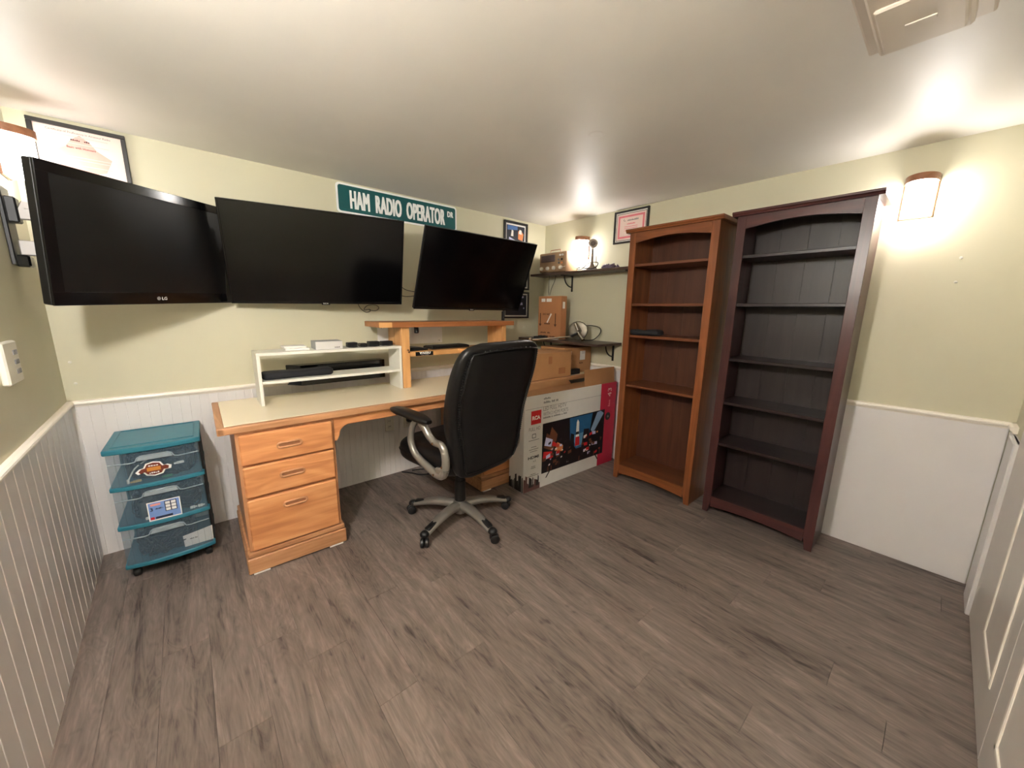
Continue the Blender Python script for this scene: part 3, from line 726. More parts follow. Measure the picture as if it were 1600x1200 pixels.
o = G().prism([(-0.058, 0.0), (0.058, 0.0), (0.060, 0.080), (0.010, 0.072), (-0.060, 0.062)], -0.001, 0.001, 'Y').obj('paper_card', PAPER); o.location = (-2.893, -0.366, 0.090); tag(o, 'white folded paper card in the bottom cart drawer', 'card')
unread(10, 0.034, 0.006, DARKP, o, (-0.018, -0.0016, 0.038), 'print')

# ------------------------------------------------------------------ white shelf riser on the desk
DZ = 0.7733
ws = thing('shelf_riser', 'white open two-tier shelf riser standing on the desk', 'shelf', (-2.550, -0.362, DZ), R_(-0.9))
for x in (0.0, 0.804): G().box(x, x+0.016, 0, 0.19, 0, 0.277, bev=0.001).obj('side_panel', WMELA, ws)
G().box(0, 0.820, -0.002, 0.19, 0.2775, 0.2935, bev=0.001).obj('top_board', WMELA, ws)
G().box(0.0165, 0.8035, 0.0, 0.188, 0.120, 0.135, bev=0.001).obj('shelf', WMELA, ws)
def on_riser(lx, ly, lz): 
    a = R_(-0.9); return (-2.550+lx*math.cos(a)-ly*math.sin(a), -0.362+lx*math.sin(a)+ly*math.cos(a), DZ+lz)
t = thing('small_carton', 'white and grey small carton on top of the shelf riser', 'box', on_riser(0.300, 0.018, 0.294), R_(-2))
G().box(0, 0.150, 0, 0.125, 0, 0.047, bev=0.0015).obj('body', BOXW, t)
G().box(0.0, 0.149, 0.002, 0.124, 0.0468, 0.0478).obj('top_flap', mat('grey_carton', (160, 160, 160), 0.5), t)
G().box(-0.0008, 0.0002, 0.001, 0.124, 0.001, 0.047).obj('side_print', mat('grey_carton', (160, 160, 160), 0.5), t)
unread(6, 0.030, 0.007, DARKP, t, (0.118, -0.0008, 0.012), 'print', 0.02)
for k, (dx, dz, wd, lb) in enumerate(((0.148, 0.294, 0.125, 'lower of two flat white boxes on the shelf riser'), (0.142, 0.3065, 0.118, 'upper of two flat white boxes on the shelf riser'))):
    o = G().box(0, wd, 0, 0.09, 0, 0.012, bev=0.002).obj('flat_box', PAPER); o.location = on_riser(dx, 0.05, dz); o.rotation_euler = (0, 0, R_(-3+4*k)); tag(o, lb, 'box')
bits = [(0.495, 0.060, 0.030, 'leftmost black adapter on the shelf riser, beside the carton'), (0.570, 0.045, 0.022, 'small black adapter second from the carton on the shelf riser'), (0.625, 0.070, 0.032, 'black adapter third from the carton on the shelf riser'), (0.712, 0.075, 0.030, 'rightmost black adapter on the shelf riser')]
for lx, wd, hh, lb in bits:
    t = thing('power_adapter', lb, 'adapter', on_riser(lx, 0.055, 0.294), R_(random.uniform(-8, 8)), 'black adapters on the shelf riser')
    G().box(0, wd, 0, 0.05, 0, hh, bev=0.004).obj('body', BLACK, t)
    G().tube(smooth_path([(wd*0.6, 0.0, 0.010), (wd*0.8, -0.015, 0.006), (wd*0.4, -0.028, 0.005), (wd*0.1, -0.012, 0.005)], 4), 0.003, 6).obj('cord', CABLE, t, 50)
rings = []
for u in (0, 0.008, 0.02, 0.04, 0.07, 0.15, 0.3, 0.45, 0.6, 0.75, 0.85, 0.93, 0.96, 0.98, 0.992, 1.0):
    f = 1-0.45*max(0.0, 1-min(u, 1-u)/0.05)**2; hh = 0.021+0.002*math.sin(9*u)
    rings.append([(0.375*u, p[0], max(0.0, 0.021+p[1])) for p in superell(0.05, 0, 0.05*f, hh*f, 20, 4.5)])
o = G().loft(rings).obj('soft_case', FABRIC, None, 60); o.location = on_riser(0.022, 0.040, 0.1352); o.rotation_euler = (0, 0, R_(-0.5)); tag(o, 'long black soft case on the middle board of the shelf riser', 'case')
t = thing('power_strip', 'long black rack power strip on the wall behind the shelf riser', 'power strip', (-2.36, 0, 0.0))
G().prism([(0.0, -0.012), (0.07, -0.100), (0.62, -0.100), (0.62, -0.012)], 0.815, 0.946, 'Z', bev=0.003).obj('body', BLACKG, t)

# ------------------------------------------------------------------ pine riser
pr = thing('desk_riser', 'pine desk riser with stained top and a low shelf', 'shelf', (-1.885, -0.400, DZ), R_(-1.2))
G().box(0, 1.12, 0, 0.27, 0.417, 0.452, bev=0.002).obj('top_board', PINET, pr)
G().box(-0.001, 0.085, -0.004, 0.0, 0.4175, 0.4515, bev=0.001).obj('front_strip', PINE, pr)
for x in (0.160, 1.040):
    G().box(x, x+0.020, 0.045, 0.145, 0, 0.4168, bev=0.001).obj('upright_board', PINEV, pr); G().box(x, x+0.020, 0.1455, 0.262, 0, 0.4168, bev=0.001).obj('upright_board', PINEV, pr)
    G().box(x if x < 0.5 else x-0.02, x+0.056 if x < 0.5 else x+0.020, 0.030, 0.0448, 0, 0.4168, bev=0.002).obj('front_post', PINEV, pr)
sh = G().box(0.2165, 1.019, 0.048, 0.25, 0.212, 0.247, bev=0.002).obj('shelf', PINE, pr)
G().box(0.2168, 0.262, 0.042, 0.0478, 0.213, 0.2465, bev=0.001).obj('front_strip', PINE, pr)
G().box(0.262, 0.40, 0.0465, 0.0478, 0.2145, 0.2425).obj('badge', BLACKG, pr)
text('YAESU', 0.085, 0.014, PAPER, pr, (0.335, 0.0458, 0.2335), 'badge_text', 0.02, fat=0.0012)
text('The radio', 0.060, 0.006, PAPER, pr, (0.335, 0.0458, 0.2205), 'badge_text', 0.0)
G().box(0.275, 0.300, 0.06, 0.085, 0.372, 0.4168, bev=0.004).tube(smooth_path([(0.280, 0.06, 0.41), (0.280, 0.052, 0.385), (0.287, 0.05, 0.375), (0.295, 0.052, 0.385), (0.295, 0.06, 0.41)], 4), 0.003).obj('cable_clip', BLACK, pr, 40)
G().lathe([(0, 0), (0.007, 0), (0.007, 0.004), (0.004, 0.009), (0, 0.009)], 12, Matrix.Translation((0.200, 0.030, 0.262)) @ Matrix.Rotation(R_(90), 4, 'X')).lathe([(0, 0), (0.005, 0), (0.005, 0.008), (0, 0.008)], 12, Matrix.Translation((0.205, 0.030, 0.248)) @ Matrix.Rotation(R_(90), 4, 'X')).obj('bolt', CHROME, pr, 40)
def on_pr(lx, ly, lz):
    a = R_(-1.2); return (-1.885+lx*math.cos(a)-ly*math.sin(a), -0.400+lx*math.sin(a)+ly*math.cos(a), DZ+lz)
o = G().prism([(0, 0), (0.150, 0), (0.150, 0.012), (0.09, 0.022), (0.03, 0.024), (0, 0.018)], 0, 0.11, 'Y', bev=0.003).obj('router', BLACK); o.location = on_pr(0.232, 0.085, 0.2475); tag(o, 'flat black device at the left end of the pine riser shelf', 'device')
o = G().box(0, 0.34, 0, 0.13, 0, 0.018, bev=0.004).box(0.01, 0.33, 0.01, 0.12, 0.0175, 0.022, bev=0.002).obj('keyboard', BLACK); o.location = on_pr(0.42, 0.10, 0.2475); o.rotation_euler = (0, 0, R_(2)); tag(o, 'black slim keyboard lying on the pine riser shelf', 'keyboard')
o = G().box(0, 0.012, 0, 0.03, 0, 0.075, bev=0.002).obj('black_block', BLACK); o.location = on_pr(1.095, 0.11, 0.4525); tag(o, 'small black upright block on the right end of the pine riser', 'block')

# ------------------------------------------------------------------ wall items on the back wall
t = thing('wall_board', 'white mounting board screwed to the wall behind the pine riser', 'board', (-1.745, 0, 1.038))
G().box(0, 0.545, -0.010, 0, 0, 0.152, bev=0.002).obj('sheet', PAPER, t)
for (x, z) in ((0.03, 0.13), (0.515, 0.135), (0.515, 0.02), (0.03, 0.02)): G().lathe([(0, 0), (0.004, 0), (0.003, 0.002), (0, 0.002)], 10, Matrix.Translation((x, -0.010, z)) @ Matrix.Rotation(R_(90), 4, 'X')).obj('screw', DARKP, t)
sg = thing('street_sign', 'green street sign reading HAM RADIO OPERATOR DR', 'sign', (-1.5055, -0.004, 2.028))
def rrect(w_, h_, r, n=5):
    out = []
    for cx, cy, a0 in ((w_/2-r, h_/2-r, 0), (-w_/2+r, h_/2-r, 90), (-w_/2+r, -h_/2+r, 180), (w_/2-r, -h_/2+r, 270)):
        for k in range(n+1): a = R_(a0+90*k/n); out.append((cx+r*math.cos(a), cy+r*math.sin(a)))
    return out
G().prism(rrect(0.926, 0.186, 0.022), -0.003, 0.002, 'Y').obj('plate', SIGNW, sg)
G().prism(rrect(0.902, 0.162, 0.016), -0.0038, -0.0031, 'Y').obj('green_field', GREENS, sg)
text('HAM  RADIO  OPERATOR', 0.722, 0.112, SIGNW, sg, (-0.012, -0.0044, -0.002), 'lettering', 0.0, fat=0.0042)
text('DR', 0.050, 0.040, SIGNW, sg, (0.403, -0.0044, 0.028), 'lettering', 0.0, fat=0.0022)
for x in (-0.43, 0.43): G().lathe([(0, 0), (0.005, 0), (0.004, 0.002), (0, 0.002)], 10, Matrix.Translation((x, -0.0038, 0.0)) @ Matrix.Rotation(R_(90), 4, 'X')).obj('rivet', GREENS, sg)
def frame(name, label, cat, loc, rz, W, Ht, fw, inner, matw=0.0, group=None):
    """picture frame facing local -Y, centred on loc"""
    t = thing(name, label, cat, loc, rz, group)
    a, b = W/2, Ht/2; f = G()
    for (x0, x1, z0, z1) in ((-a, a, b-fw, b), (-a, a, -b, -b+fw), (-a, -a+fw, -b+fw, b-fw), (a-fw, a, -b+fw, b-fw)): f.box(x0, x1, -0.018, 0, z0, z1, bev=0.002)
    f.obj('frame', FRAMEB, t)
    G().box(-a+fw*0.9, a-fw*0.9, -0.006, 0, -b+fw*0.9, b-fw*0.9).obj('mat_board', PAPER, t)
    inner(t, a-fw, b-fw); return t
def quad(t, x0, x1, z0, z1, y, mt, nm='print'): return G().box(x0, x1, y-0.0005, y, z0, z1).obj(nm, mt, t)
def cert_left(t, a, b):
    quad(t, -a, a, -b, b, -0.0062, PALEP, 'sheet')
    pk = mat('leaf_pink', (226, 160, 148), 0.6)
    G().prism([(-0.07, -0.06), (-0.095, 0.0), (-0.05, 0.03), (-0.03, 0.06), (0.0, 0.085), (0.03, 0.06), (0.05, 0.03), (0.095, 0.0), (0.07, -0.06), (0, -0.085)], -0.0070, -0.0066, 'Y').obj('leaf_print', pk, t)
    text('Certificate of Proficiency in Amateur Radio', 0.200, 0.011, GREYP, t, (0.0, -0.0075, 0.090), 'print', 0.01)
    unread(10, 0.060, 0.008, DARKP, t, (0.0, -0.0075, 0.062), 'print', 0.02)
    text('Basic with Honours', 0.090, 0.009, DARKP, t, (0.0, -0.0075, 0.030), 'print', 0.02)
    for z in (0.076, 0.047, -0.010, -0.022, -0.045): quad(t, -0.09, 0.09, z-0.0015, z+0.0015, -0.0073, mat('pale_rule', (214, 180, 172), 0.6))
frame('framed_certificate', 'framed pale pink certificate behind the left television', 'certificate', (-3.085, 0, 1.990), 0, 0.305, 0.245, 0.017, cert_left)
def cert_right(t, a, b):
    quad(t, -a+0.008, a-0.008, -b+0.008, b-0.008, -0.0066, FRAMEB, 'mat_line')
    quad(t, -a+0.012, a-0.012, -b+0.012, b-0.012, -0.0072, PALEP, 'sheet')
    quad(t, -a+0.025, a-0.025, -b+0.025, b-0.025, -0.0078, PINKP, 'border')
    quad(t, -a+0.040, a-0.040, -b+0.040, b-0.040, -0.0084, PALEP, 'sheet')
    unread(14, 0.100, 0.014, GREYP, t, (0.015, -0.0090, 0.050), 'print', 0.01)
    unread(11, 0.075, 0.012, PINKP, t, (0.0, -0.0090, 0.022), 'print', 0.02)
    for z in (0.0, -0.014, -0.030): quad(t, -0.06, 0.06, z-0.002, z+0.002, -0.0088, PINKP)
    G().tube([(-0.062, -0.009, 0.062), (-0.070, -0.009, 0.050), (-0.060, -0.009, 0.045), (-0.050, -0.009, 0.048)], 0.0015, 5).obj('emblem', DARKP, t)
frame('framed_certificate', 'framed pink-bordered certificate above the cherry bookcase', 'certificate', (0, -0.966, 1.990), R_(-90), 0.312, 0.252, 0.014, cert_right)
NIGHT = mat('night_print', (30, 34, 48), 0.35); SKYP = mat('blue_print', (70, 110, 170), 0.4); ORNG = mat('orange_print', (226, 140, 84), 0.4); LILAC = mat('lilac_print', (196, 198, 230), 0.4)
def photo_a(t, a, b):
    quad(t, -a+0.014, a-0.014, -b+0.014, b-0.014, -0.0066, NIGHT, 'photo')
    G().prism([(-0.085, -0.055), (0.09, -0.075), (0.10, -0.03), (0.02, -0.04), (-0.08, -0.01)], -0.0076, -0.0072, 'Y').obj('photo_shape', LILAC, t)
    G().prism([(-0.06, 0.0), (-0.03, 0.0), (-0.03, 0.05), (-0.05, 0.055)], -0.0076, -0.0072, 'Y').obj('photo_shape', PAPER, t)
    G().prism([(0.03, -0.02), (0.085, -0.03), (0.095, 0.03), (0.06, 0.065), (0.03, 0.05)], -0.0076, -0.0072, 'Y').obj('photo_shape', ORNG, t)
    G().prism([(0.035, 0.03), (0.075, 0.025), (0.07, 0.062), (0.045, 0.066)], -0.0082, -0.0078, 'Y').obj('photo_shape', PAPER, t)
    G().prism([(-0.10, 0.05), (0.02, 0.06), (0.02, 0.09), (-0.10, 0.09)], -0.0076, -0.0072, 'Y').obj('photo_shape', SKYP, t)
frame('framed_photo', 'black framed photo highest on the back wall near the corner', 'picture', (-0.398, 0, 1.980), 0, 0.288, 0.255, 0.020, photo_a, group=None)
def photo_b(t, a, b):
    quad(t, -a+0.012, a-0.012, -b+0.012, b-0.012, -0.0066, NIGHT, 'photo')
    for (x, z, s) in ((0.085, 0.075, 0.012), (0.07, 0.01, 0.016), (0.10, -0.03, 0.010), (-0.05, 0.02, 0.02)):
        G().prism([(x-s, z-s*0.6), (x+s, z-s*0.5), (x+s*0.6, z+s), (x-s*0.5, z+s*0.8)], -0.0074, -0.007, 'Y').obj('photo_shape', LILAC, t)
frame('framed_photo', 'black framed dark photo half hidden behind the right television', 'picture', (-0.380, 0, 1.630), 0, 0.320, 0.250, 0.016, photo_b)
frame('framed_photo', 'black framed dark photo lowest, just above the pine riser', 'picture', (-0.380, 0, 1.360), 0, 0.325, 0.250, 0.016, photo_b)
# outlets under the desk, switch plate, wall anchors
def outlet(label, x, z):
    t = thing('wall_outlet', label, 'outlet', (x, -0.010, z))
    G().box(-0.036, 0.036, -0.006, 0, -0.058, 0.058, bev=0.003).obj('plate', IVORY, t)
    for dz in (-0.022, 0.022):
        s = G().box(-0.016, 0.016, -0.0085, -0.005, dz-0.014, dz+0.014, bev=0.002).obj('socket', IVORY, t)
        G().box(-0.007, -0.004, -0.0088, -0.0084, dz-0.004, dz+0.006).box(0.004, 0.007, -0.0088, -0.0084, dz-0.004, dz+0.006).obj('slot', DARKP, s)
outlet('ivory wall outlet under the desk, left one', -1.692, 0.424); outlet('ivory wall outlet under the desk, next to the chair', -1.540, 0.424)
o = G().box(-0.02, 0.02, -0.05, 0, -0.03, 0.03, bev=0.008).obj('plug_adapter', BLACK); o.location = (-1.540, -0.0192, 0.448); tag(o, 'black plug adapter in the outlet under the desk', 'adapter')
t = thing('intercom_panel', 'white wall panel with buttons at the left edge of the view', 'panel', (XL+0.012, -0.735, 1.125), R_(90)+WL)
G().box(-0.075, 0.075, -0.020, 0, -0.075, 0.065, bev=0.005).obj('plate', IVORY, t)
for r in range(3):
    for c in range(3): G().box(0.015+c*0.016-0.004, 0.015+c*0.016+0.004, -0.023, -0.019, -0.045+r*0.032, -0.029+r*0.032, bev=0.001).obj('button', GREYP, t)
G().box(0.073, 0.105, -0.008, -0.004, -0.050, -0.044, bev=0.001).obj('tab', mat('amber_tab', (230, 190, 110), 0.4), t)
def anchor(label, loc, rz):
    o = G().lathe([(0, 0), (0.006, 0), (0.0065, 0.002), (0.003, 0.004), (0, 0.003)], 12, Matrix.Rotation(R_(90), 4, 'X')).obj('wall_anchor', IVORY); o.location = loc; o.rotation_euler = (0, 0, rz); tag(o, label, 'anchor')
anchor('upper screw anchor in the back wall near the left corner', (-3.262, 0, 1.036), 0); anchor('lower screw anchor in the back wall near the left corner', (-3.258, 0, 0.930), 0)
anchor('upper screw anchor in the wall right of the dark bookcase', (0, -2.755, 1.590), R_(-90)); anchor('lower screw anchor in the wall right of the dark bookcase', (0, -2.756, 1.478), R_(-90))
# loose cords
o = G().tube(smooth_path([(-1.93, -0.16, 1.36), (-1.90, -0.12, 1.315), (-1.86, -0.11, 1.285), (-1.83, -0.11, 1.29), (-1.835, -0.12, 1.305), (-1.87, -0.11, 1.30), (-1.845, -0.11, 1.33), (-1.79, -0.11, 1.335), (-1.765, -0.11, 1.315), (-1.79, -0.11, 1.295), (-1.835, -0.11, 1.30)], 6), 0.0022, 6).obj('hanging_cord', CABLE, None, 60); tag(o, 'thin black cord looped under the middle television', 'cord')
o = G().tube(smooth_path([(-1.68, -0.10, 1.55), (-1.62, -0.10, 1.50), (-1.56, -0.11, 1.45), (-1.50, -0.20, 1.43)], 6), 0.0026, 6).obj('hanging_cord', CABLE, None, 60); tag(o, 'upper thin cord running between middle and right televisions', 'cord')
o = G().tube(smooth_path([(-1.69, -0.10, 1.48), (-1.63, -0.10, 1.425), (-1.56, -0.11, 1.40), (-1.50, -0.20, 1.41)], 6), 0.0026, 6).obj('hanging_cord', CABLE, None, 60); tag(o, 'lower thin cord running between middle and right televisions', 'cord')
o = G().tube(smooth_path([(-1.62, -0.04, 0.008), (-1.57, -0.10, 0.006), (-1.52, -0.18, 0.006), (-1.42, -0.22, 0.006), (-1.36, -0.20, 0.006), (-1.45, -0.10, 0.006), (-1.54, -0.06, 0.006)], 6), 0.005, 6).obj('floor_cord', CABLE, None, 60); tag(o, 'black cord lying on the floor under the desk', 'cord')

# ------------------------------------------------------------------ wall shelves and what is on them
def wall_shelf(label, y0, y1, z, D, brk):
    t = thing('wall_shelf', label, 'shelf', (0, y0, z), R_(-90))
    L_ = y0-y1
    G().box(0, L_, -D, -0.001, -0.020, 0, bev=0.002).obj('board', SHELFW, t)
    for b in brk:
        x = y0-b; g = G()
        g.box(x-0.010, x+0.010, -0.006, 0.0, -0.165, -0.021, bev=0.002); g.box(x-0.010, x+0.010, -D*0.78, 0.0, -0.027, -0.021, bev=0.002)
        g.tube([(x, -0.006-0.11*math.sin(math.pi/2*k/8)*1.0, -0.125+0.100*(1-math.cos(math.pi/2*k/8))) for k in range(9)], 0.006, 6)
        g.obj('bracket', BLACK, t, 50)
    return t
wall_shelf('upper dark wall shelf on black brackets near the corner', -0.012, -1.12, 1.655, 0.205, (-0.375, -1.05))
wall_shelf('lower dark wall shelf on black brackets above the cartons', -0.012, -0.955, 1.052, 0.345, (-0.13, -0.875))
# bench tester
t = thing('signal_tester', 'tan vintage signal tester with handle and knobs on the upper shelf', 'tester', (-0.183, -0.112, 1.6555), R_(-90))
G().box(0, 0.335, 0.0, 0.165, 0.006, 0.182, bev=0.012, seg=2).obj('case', TAN, t, 40)
G().box(0.008, 0.327, -0.004, 0.003, 0.012, 0.176, bev=0.004).obj('front_panel', TAN, t)
G().box(0.030, 0.205, -0.010, -0.003, 0.098, 0.160, bev=0.004).obj('display', mat('dim_display', (92, 76, 74), 0.3), t)
for x in (0.04, 0.118, 0.196, 0.280): G().lathe([(0, 0), (0.017, 0), (0.015, 0.018), (0.006, 0.020), (0, 0.020)], 14, Matrix.Translation((x, -0.004, 0.042)) @ Matrix.Rotation(R_(90), 4, 'X')).obj('knob', IVORY, t, 40)
for (x, z, mt) in ((0.268, 0.150, PAPER), (0.298, 0.150, PAPER), (0.290, 0.112, DARKP), (0.252, 0.112, GREYP), (0.290, 0.082, ORNG), (0.255, 0.084, GREYP)): G().lathe([(0, 0), (0.009, 0), (0.008, 0.010), (0, 0.010)], 12, Matrix.Translation((x, -0.004, z)) @ Matrix.Rotation(R_(90), 4, 'X')).obj('button', mt, t, 40)
G().tube([(0.30, -0.02, 0.042), (0.345, -0.02, 0.046)], 0.002, 6).obj('pointer', IVORY, t)
G().tube(smooth_path([(0.10, 0.05, 0.180), (0.10, 0.05, 0.204), (0.108, 0.05, 0.208), (0.212, 0.05, 0.208), (0.220, 0.05, 0.204), (0.220, 0.05, 0.180)], 4), 0.004, 8).obj('handle', COPPER, t, 50)
for x in (0.03, 0.305):
    for y in (0.02, 0.145): G().lathe([(0, 0), (0.010, 0), (0.008, 0.007), (0, 0.007)], 10, Matrix.Translation((x, y, 0))).obj('foot', BLACK, t)
# antique desk microphone
t = thing('desk_microphone', 'antique desk microphone with round grille head on the upper shelf', 'microphone', (-0.14, -0.700, 1.6555), R_(-52)); t.scale = (1.12, 1.12, 1.05)
BRNZ = mat('aged_nickel', (120, 108, 98), 0.35, 0.8, 0.1)
G().lathe([(0, 0), (0.042, 0), (0.042, 0.010), (0.034, 0.022), (0.020, 0.034), (0.012, 0.050), (0.010, 0.060), (0.008, 0.165), (0, 0.165)], 24).obj('stand', BRNZ, t, 40)
G().lathe([(0.0, -0.014), (0.024, -0.014), (0.030, -0.008), (0.030, 0.006), (0.026, 0.012), (0, 0.012)], 28, Matrix.Translation((0, -0.004, 0.205)) @ Matrix.Rotation(R_(90), 4, 'X')).obj('head', BRNZ, t, 40)
G().lathe([(0, 0.012), (0.020, 0.0125), (0.018, 0.018), (0, 0.021)], 24, Matrix.Translation((0, -0.004, 0.205)) @ Matrix.Rotation(R_(90), 4, 'X')).obj('grille', mat('grille_mesh', (84, 76, 70), 0.6, 0.4, 0.3, 300), t, 40)
G().tube([(0.034*math.cos(2*math.pi*k/20), -0.004, 0.205+0.034*math.sin(2*math.pi*k/20)) for k in range(20)], 0.003, 6, closed=True).obj('head_ring', CHROME, t, 50)
G().tube([(0, 0, 0.163), (0, 0, 0.174)], 0.006, 8).obj('neck', CHROME, t)
G().tube([(0.028, 0, 0.02), (0.030, 0, 0.10), (0.029, 0, 0.125)], [0.003, 0.003, 0.0015], 6).obj('switch_rod', BRNZ, t)
G().tube(smooth_path([(0.03, -0.02, 0.02), (0.045, 0.0, 0.05), (0.03, 0.02, 0.065), (-0.03, 0.02, 0.055), (-0.05, -0.01, 0.03), (-0.075, -0.03, 0.006), (-0.10, -0.02, 0.004), (-0.11, 0.0, 0.012), (-0.08, 0.01, 0.024), (-0.055, 0.0, 0.016), (0.0, -0.05, 0.006), (0.04, -0.03, 0.03)], 5), 0.004, 6).obj('cord', CABLE, t, 60)
o = cable_pile('grey and purple coiled wires on the upper shelf', -0.115, -0.865, 1.6555, 0.055, 0.075, 0.030, 9, 21, mat('purple_wire', (112, 96, 116), 0.5))
for k, (y, dx, lb) in enumerate(((-0.215, 0.0, 'left black cord hanging from the upper shelf'), (-0.300, 0.05, 'right black cord hanging from the upper shelf'))):
    o = G().tube(smooth_path([(-0.150, y, 1.634), (-0.150, y+0.3*dx, 1.58), (-0.150, y+dx, 1.52), (-0.150, y+1.4*dx, 1.455)], 5), 0.0025, 6).obj('hanging_cord', CABLE, None, 60); tag(o, lb, 'cord')
# tall carton on the lower shelf
t = thing('carton', 'tall brown carton with two down arrows on the lower shelf', 'box', (-0.215, -0.148, 1.0525), R_(-90))
G().box(0, 0.292, 0, 0.075, 0, 0.392, bev=0.0015).obj('body', CARDR, t)
for x in (0.030, 0.225):
    G().prism([(x-0.005, 0.235), (x+0.005, 0.235), (x+0.005, 0.135), (x+0.017, 0.135), (x, 0.110), (x-0.017, 0.135), (x-0.005, 0.135)], -0.0010, -0.0002, 'Y').obj('arrow_print', CARDP, t)
text('DO NOT', 0.110, 0.018, CARDP, t, (0.118, -0.001, 0.226), 'print', 0.03); unread(9, 0.075, 0.016, CARDP, t, (0.120, -0.001, 0.140), 'print', 0.03)
unread(14, 0.130, 0.014, CARDP, t, (0.100, -0.001, 0.055), 'print', 0.03); unread(14, 0.190, 0.014, CARDP, t, (0.130, -0.001, 0.022), 'print', 0.03)
for (x0, x1) in ((0.040, 0.090), (0.105, 0.170)): G().box(x0, x1, -0.0012, -0.0002, 0.340, 0.370).obj('sticker', PAPER, t)
G().prism([(0.115, 0.150), (0.128, 0.146), (0.180, 0.228), (0.166, 0.236)], -0.0022, -0.0012, 'Y').obj('tape_strip', PAPER, t)
G().box(0.2915, 0.2928, 0.02, 0.05, 0.28, 0.34).obj('sticker', PAPER, t)
# folded lamp
t = thing('desk_lamp', 'chrome swing-arm desk lamp lying on the lower shelf with a round base', 'lamp', (-0.225, -0.655, 1.0525), R_(-50))
Mb = Matrix.Translation((0, 0.03, 0.090)) @ Matrix.Rotation(R_(78), 4, 'X')
bs = G().lathe([(0, -0.010), (0.078, -0.010), (0.084, -0.004), (0.084, 0.004), (0.078, 0.007), (0.072, 0.005), (0.030, 0.006), (0.024, 0.012), (0, 0.013)], 36, Mb).obj('base', mat('dark_nickel', (96, 90, 80), 0.34, 0.9, 0.1), t, 40)
G().tube([(-0.025, -0.01, 0.150), (0.0, -0.035, 0.092)], [0.019, 0.016], 14).obj('lamp_head', CHROME, t, 40)
G().tube([(-0.005, -0.045, 0.085), (0.035, -0.065, 0.030), (0.045, -0.072, 0.018)], [0.013, 0.014, 0.016], 12).obj('joint', CHROME, t, 40)
G().tube([(0.0, -0.04, 0.075), (-0.05, -0.055, 0.050), (-0.065, -0.06, 0.040)], 0.010, 10).obj('joint', BLACK, t, 40)
G().tube([(-0.055, -0.06, 0.042), (-0.385, -0.135, 0.012)], [0.0075, 0.0085], 10).obj('arm', CHROME, t, 40)
G().box(-0.415, -0.385, -0.155, -0.125, 0.000, 0.032, bev=0.006).obj('clamp', CHROME, t)
G().tube([(-0.40, -0.14, 0.022), (-0.26, -0.02, 0.022)], 0.006, 8).obj('arm', BLACK, t, 40)
G().tube(smooth_path([(0.02, 0.05, 0.13), (0.12, 0.07, 0.135), (0.19, 0.09, 0.115), (0.195, 0.085, 0.07), (0.15, 0.06, 0.02), (0.10, 0.04, 0.008), (0.03, 0.03, 0.008)], 6), 0.004, 6).obj('cord', CABLE, t, 60)
o = G().box(-0.045, 0.045, -0.02, 0.02, 0, 0.014, bev=0.002).obj('white_card', PAPER); o.location = (-0.262, -0.40, 1.0525); o.rotation_euler = (0, 0, R_(-80)); tag(o, 'flat white packet in front of the tall carton', 'packet')
o = G().box(-0.06, 0.06, -0.03, 0.03, 0, 0.020, bev=0.004).box(-0.02, 0.05, -0.02, 0.02, 0.019, 0.028, bev=0.003).obj('black_gadget', BLACK); o.location = (-0.275, -0.245, 1.0525); o.rotation_euler = (0, 0, R_(-70)); tag(o, 'small black gadget in front of the tall carton', 'gadget')

# ------------------------------------------------------------------ cartons at the right of the desk
t = thing('carton', 'plain brown carton at the front of the desk beside the chair back', 'box', (-0.960, -0.722, DZ+0.0005), R_(-1))
G().box(0, 0.572, 0, 0.26, 0, 0.206, bev=0.002).obj('body', CARD, t)
for (y0, y1) in ((0.002, 0.128), (0.132, 0.258)): G().box(0.001, 0.571, y0, y1, 0.2055, 0.2095, bev=0.001).obj('flap', CARD, t)
G().box(0.30, 0.34, -0.0008, 0.0002, 0.12, 0.18).obj('faint_print', mat('faint_print', (160, 104, 66), 0.8), t); G().box(0.42, 0.50, -0.0008, 0.0002, 0.03, 0.08).obj('faint_print', mat('faint_print', (160, 104, 66), 0.8), t)
t = thing('carton', 'brown carton with white labels under the lower shelf', 'box', (-0.382, -0.655, DZ+0.0005), R_(-1))
G().box(0, 0.350, 0, 0.30, 0, 0.222, bev=0.002).obj('body', CARD, t)
G().box(0.035, 0.085, -0.001, 0, 0.020, 0.215).obj('tape', mat('kraft_tape', (150, 106, 66), 0.5), t)
G().box(0.040, 0.082, -0.0018, -0.001, 0.165, 0.195).obj('sticker', PAPER, t); G().box(0.038, 0.084, -0.0018, -0.001, 0.125, 0.160).obj('sticker', DARKP, t)
G().box(0.195, 0.265, -0.0016, -0.0004, 0.110, 0.190).obj('sticker', PAPER, t)
unread(5, 0.050, 0.012, CARDP, t, (0.215, -0.0012, 0.085), 'print', 0.03)
for z in (0.165, 0.175, 0.182): G().box(0.215, 0.260, -0.0022, -0.0016, z, z+0.002).obj('sticker_line', GREYP, t)
o = G().box(0, 0.135, 0, 0.040, 0, 0.045, bev=0.003).obj('black_case', BLACK); o.location = (-0.375, -0.712, DZ+0.0003); tag(o, 'small black box on the desk between the cartons', 'box')
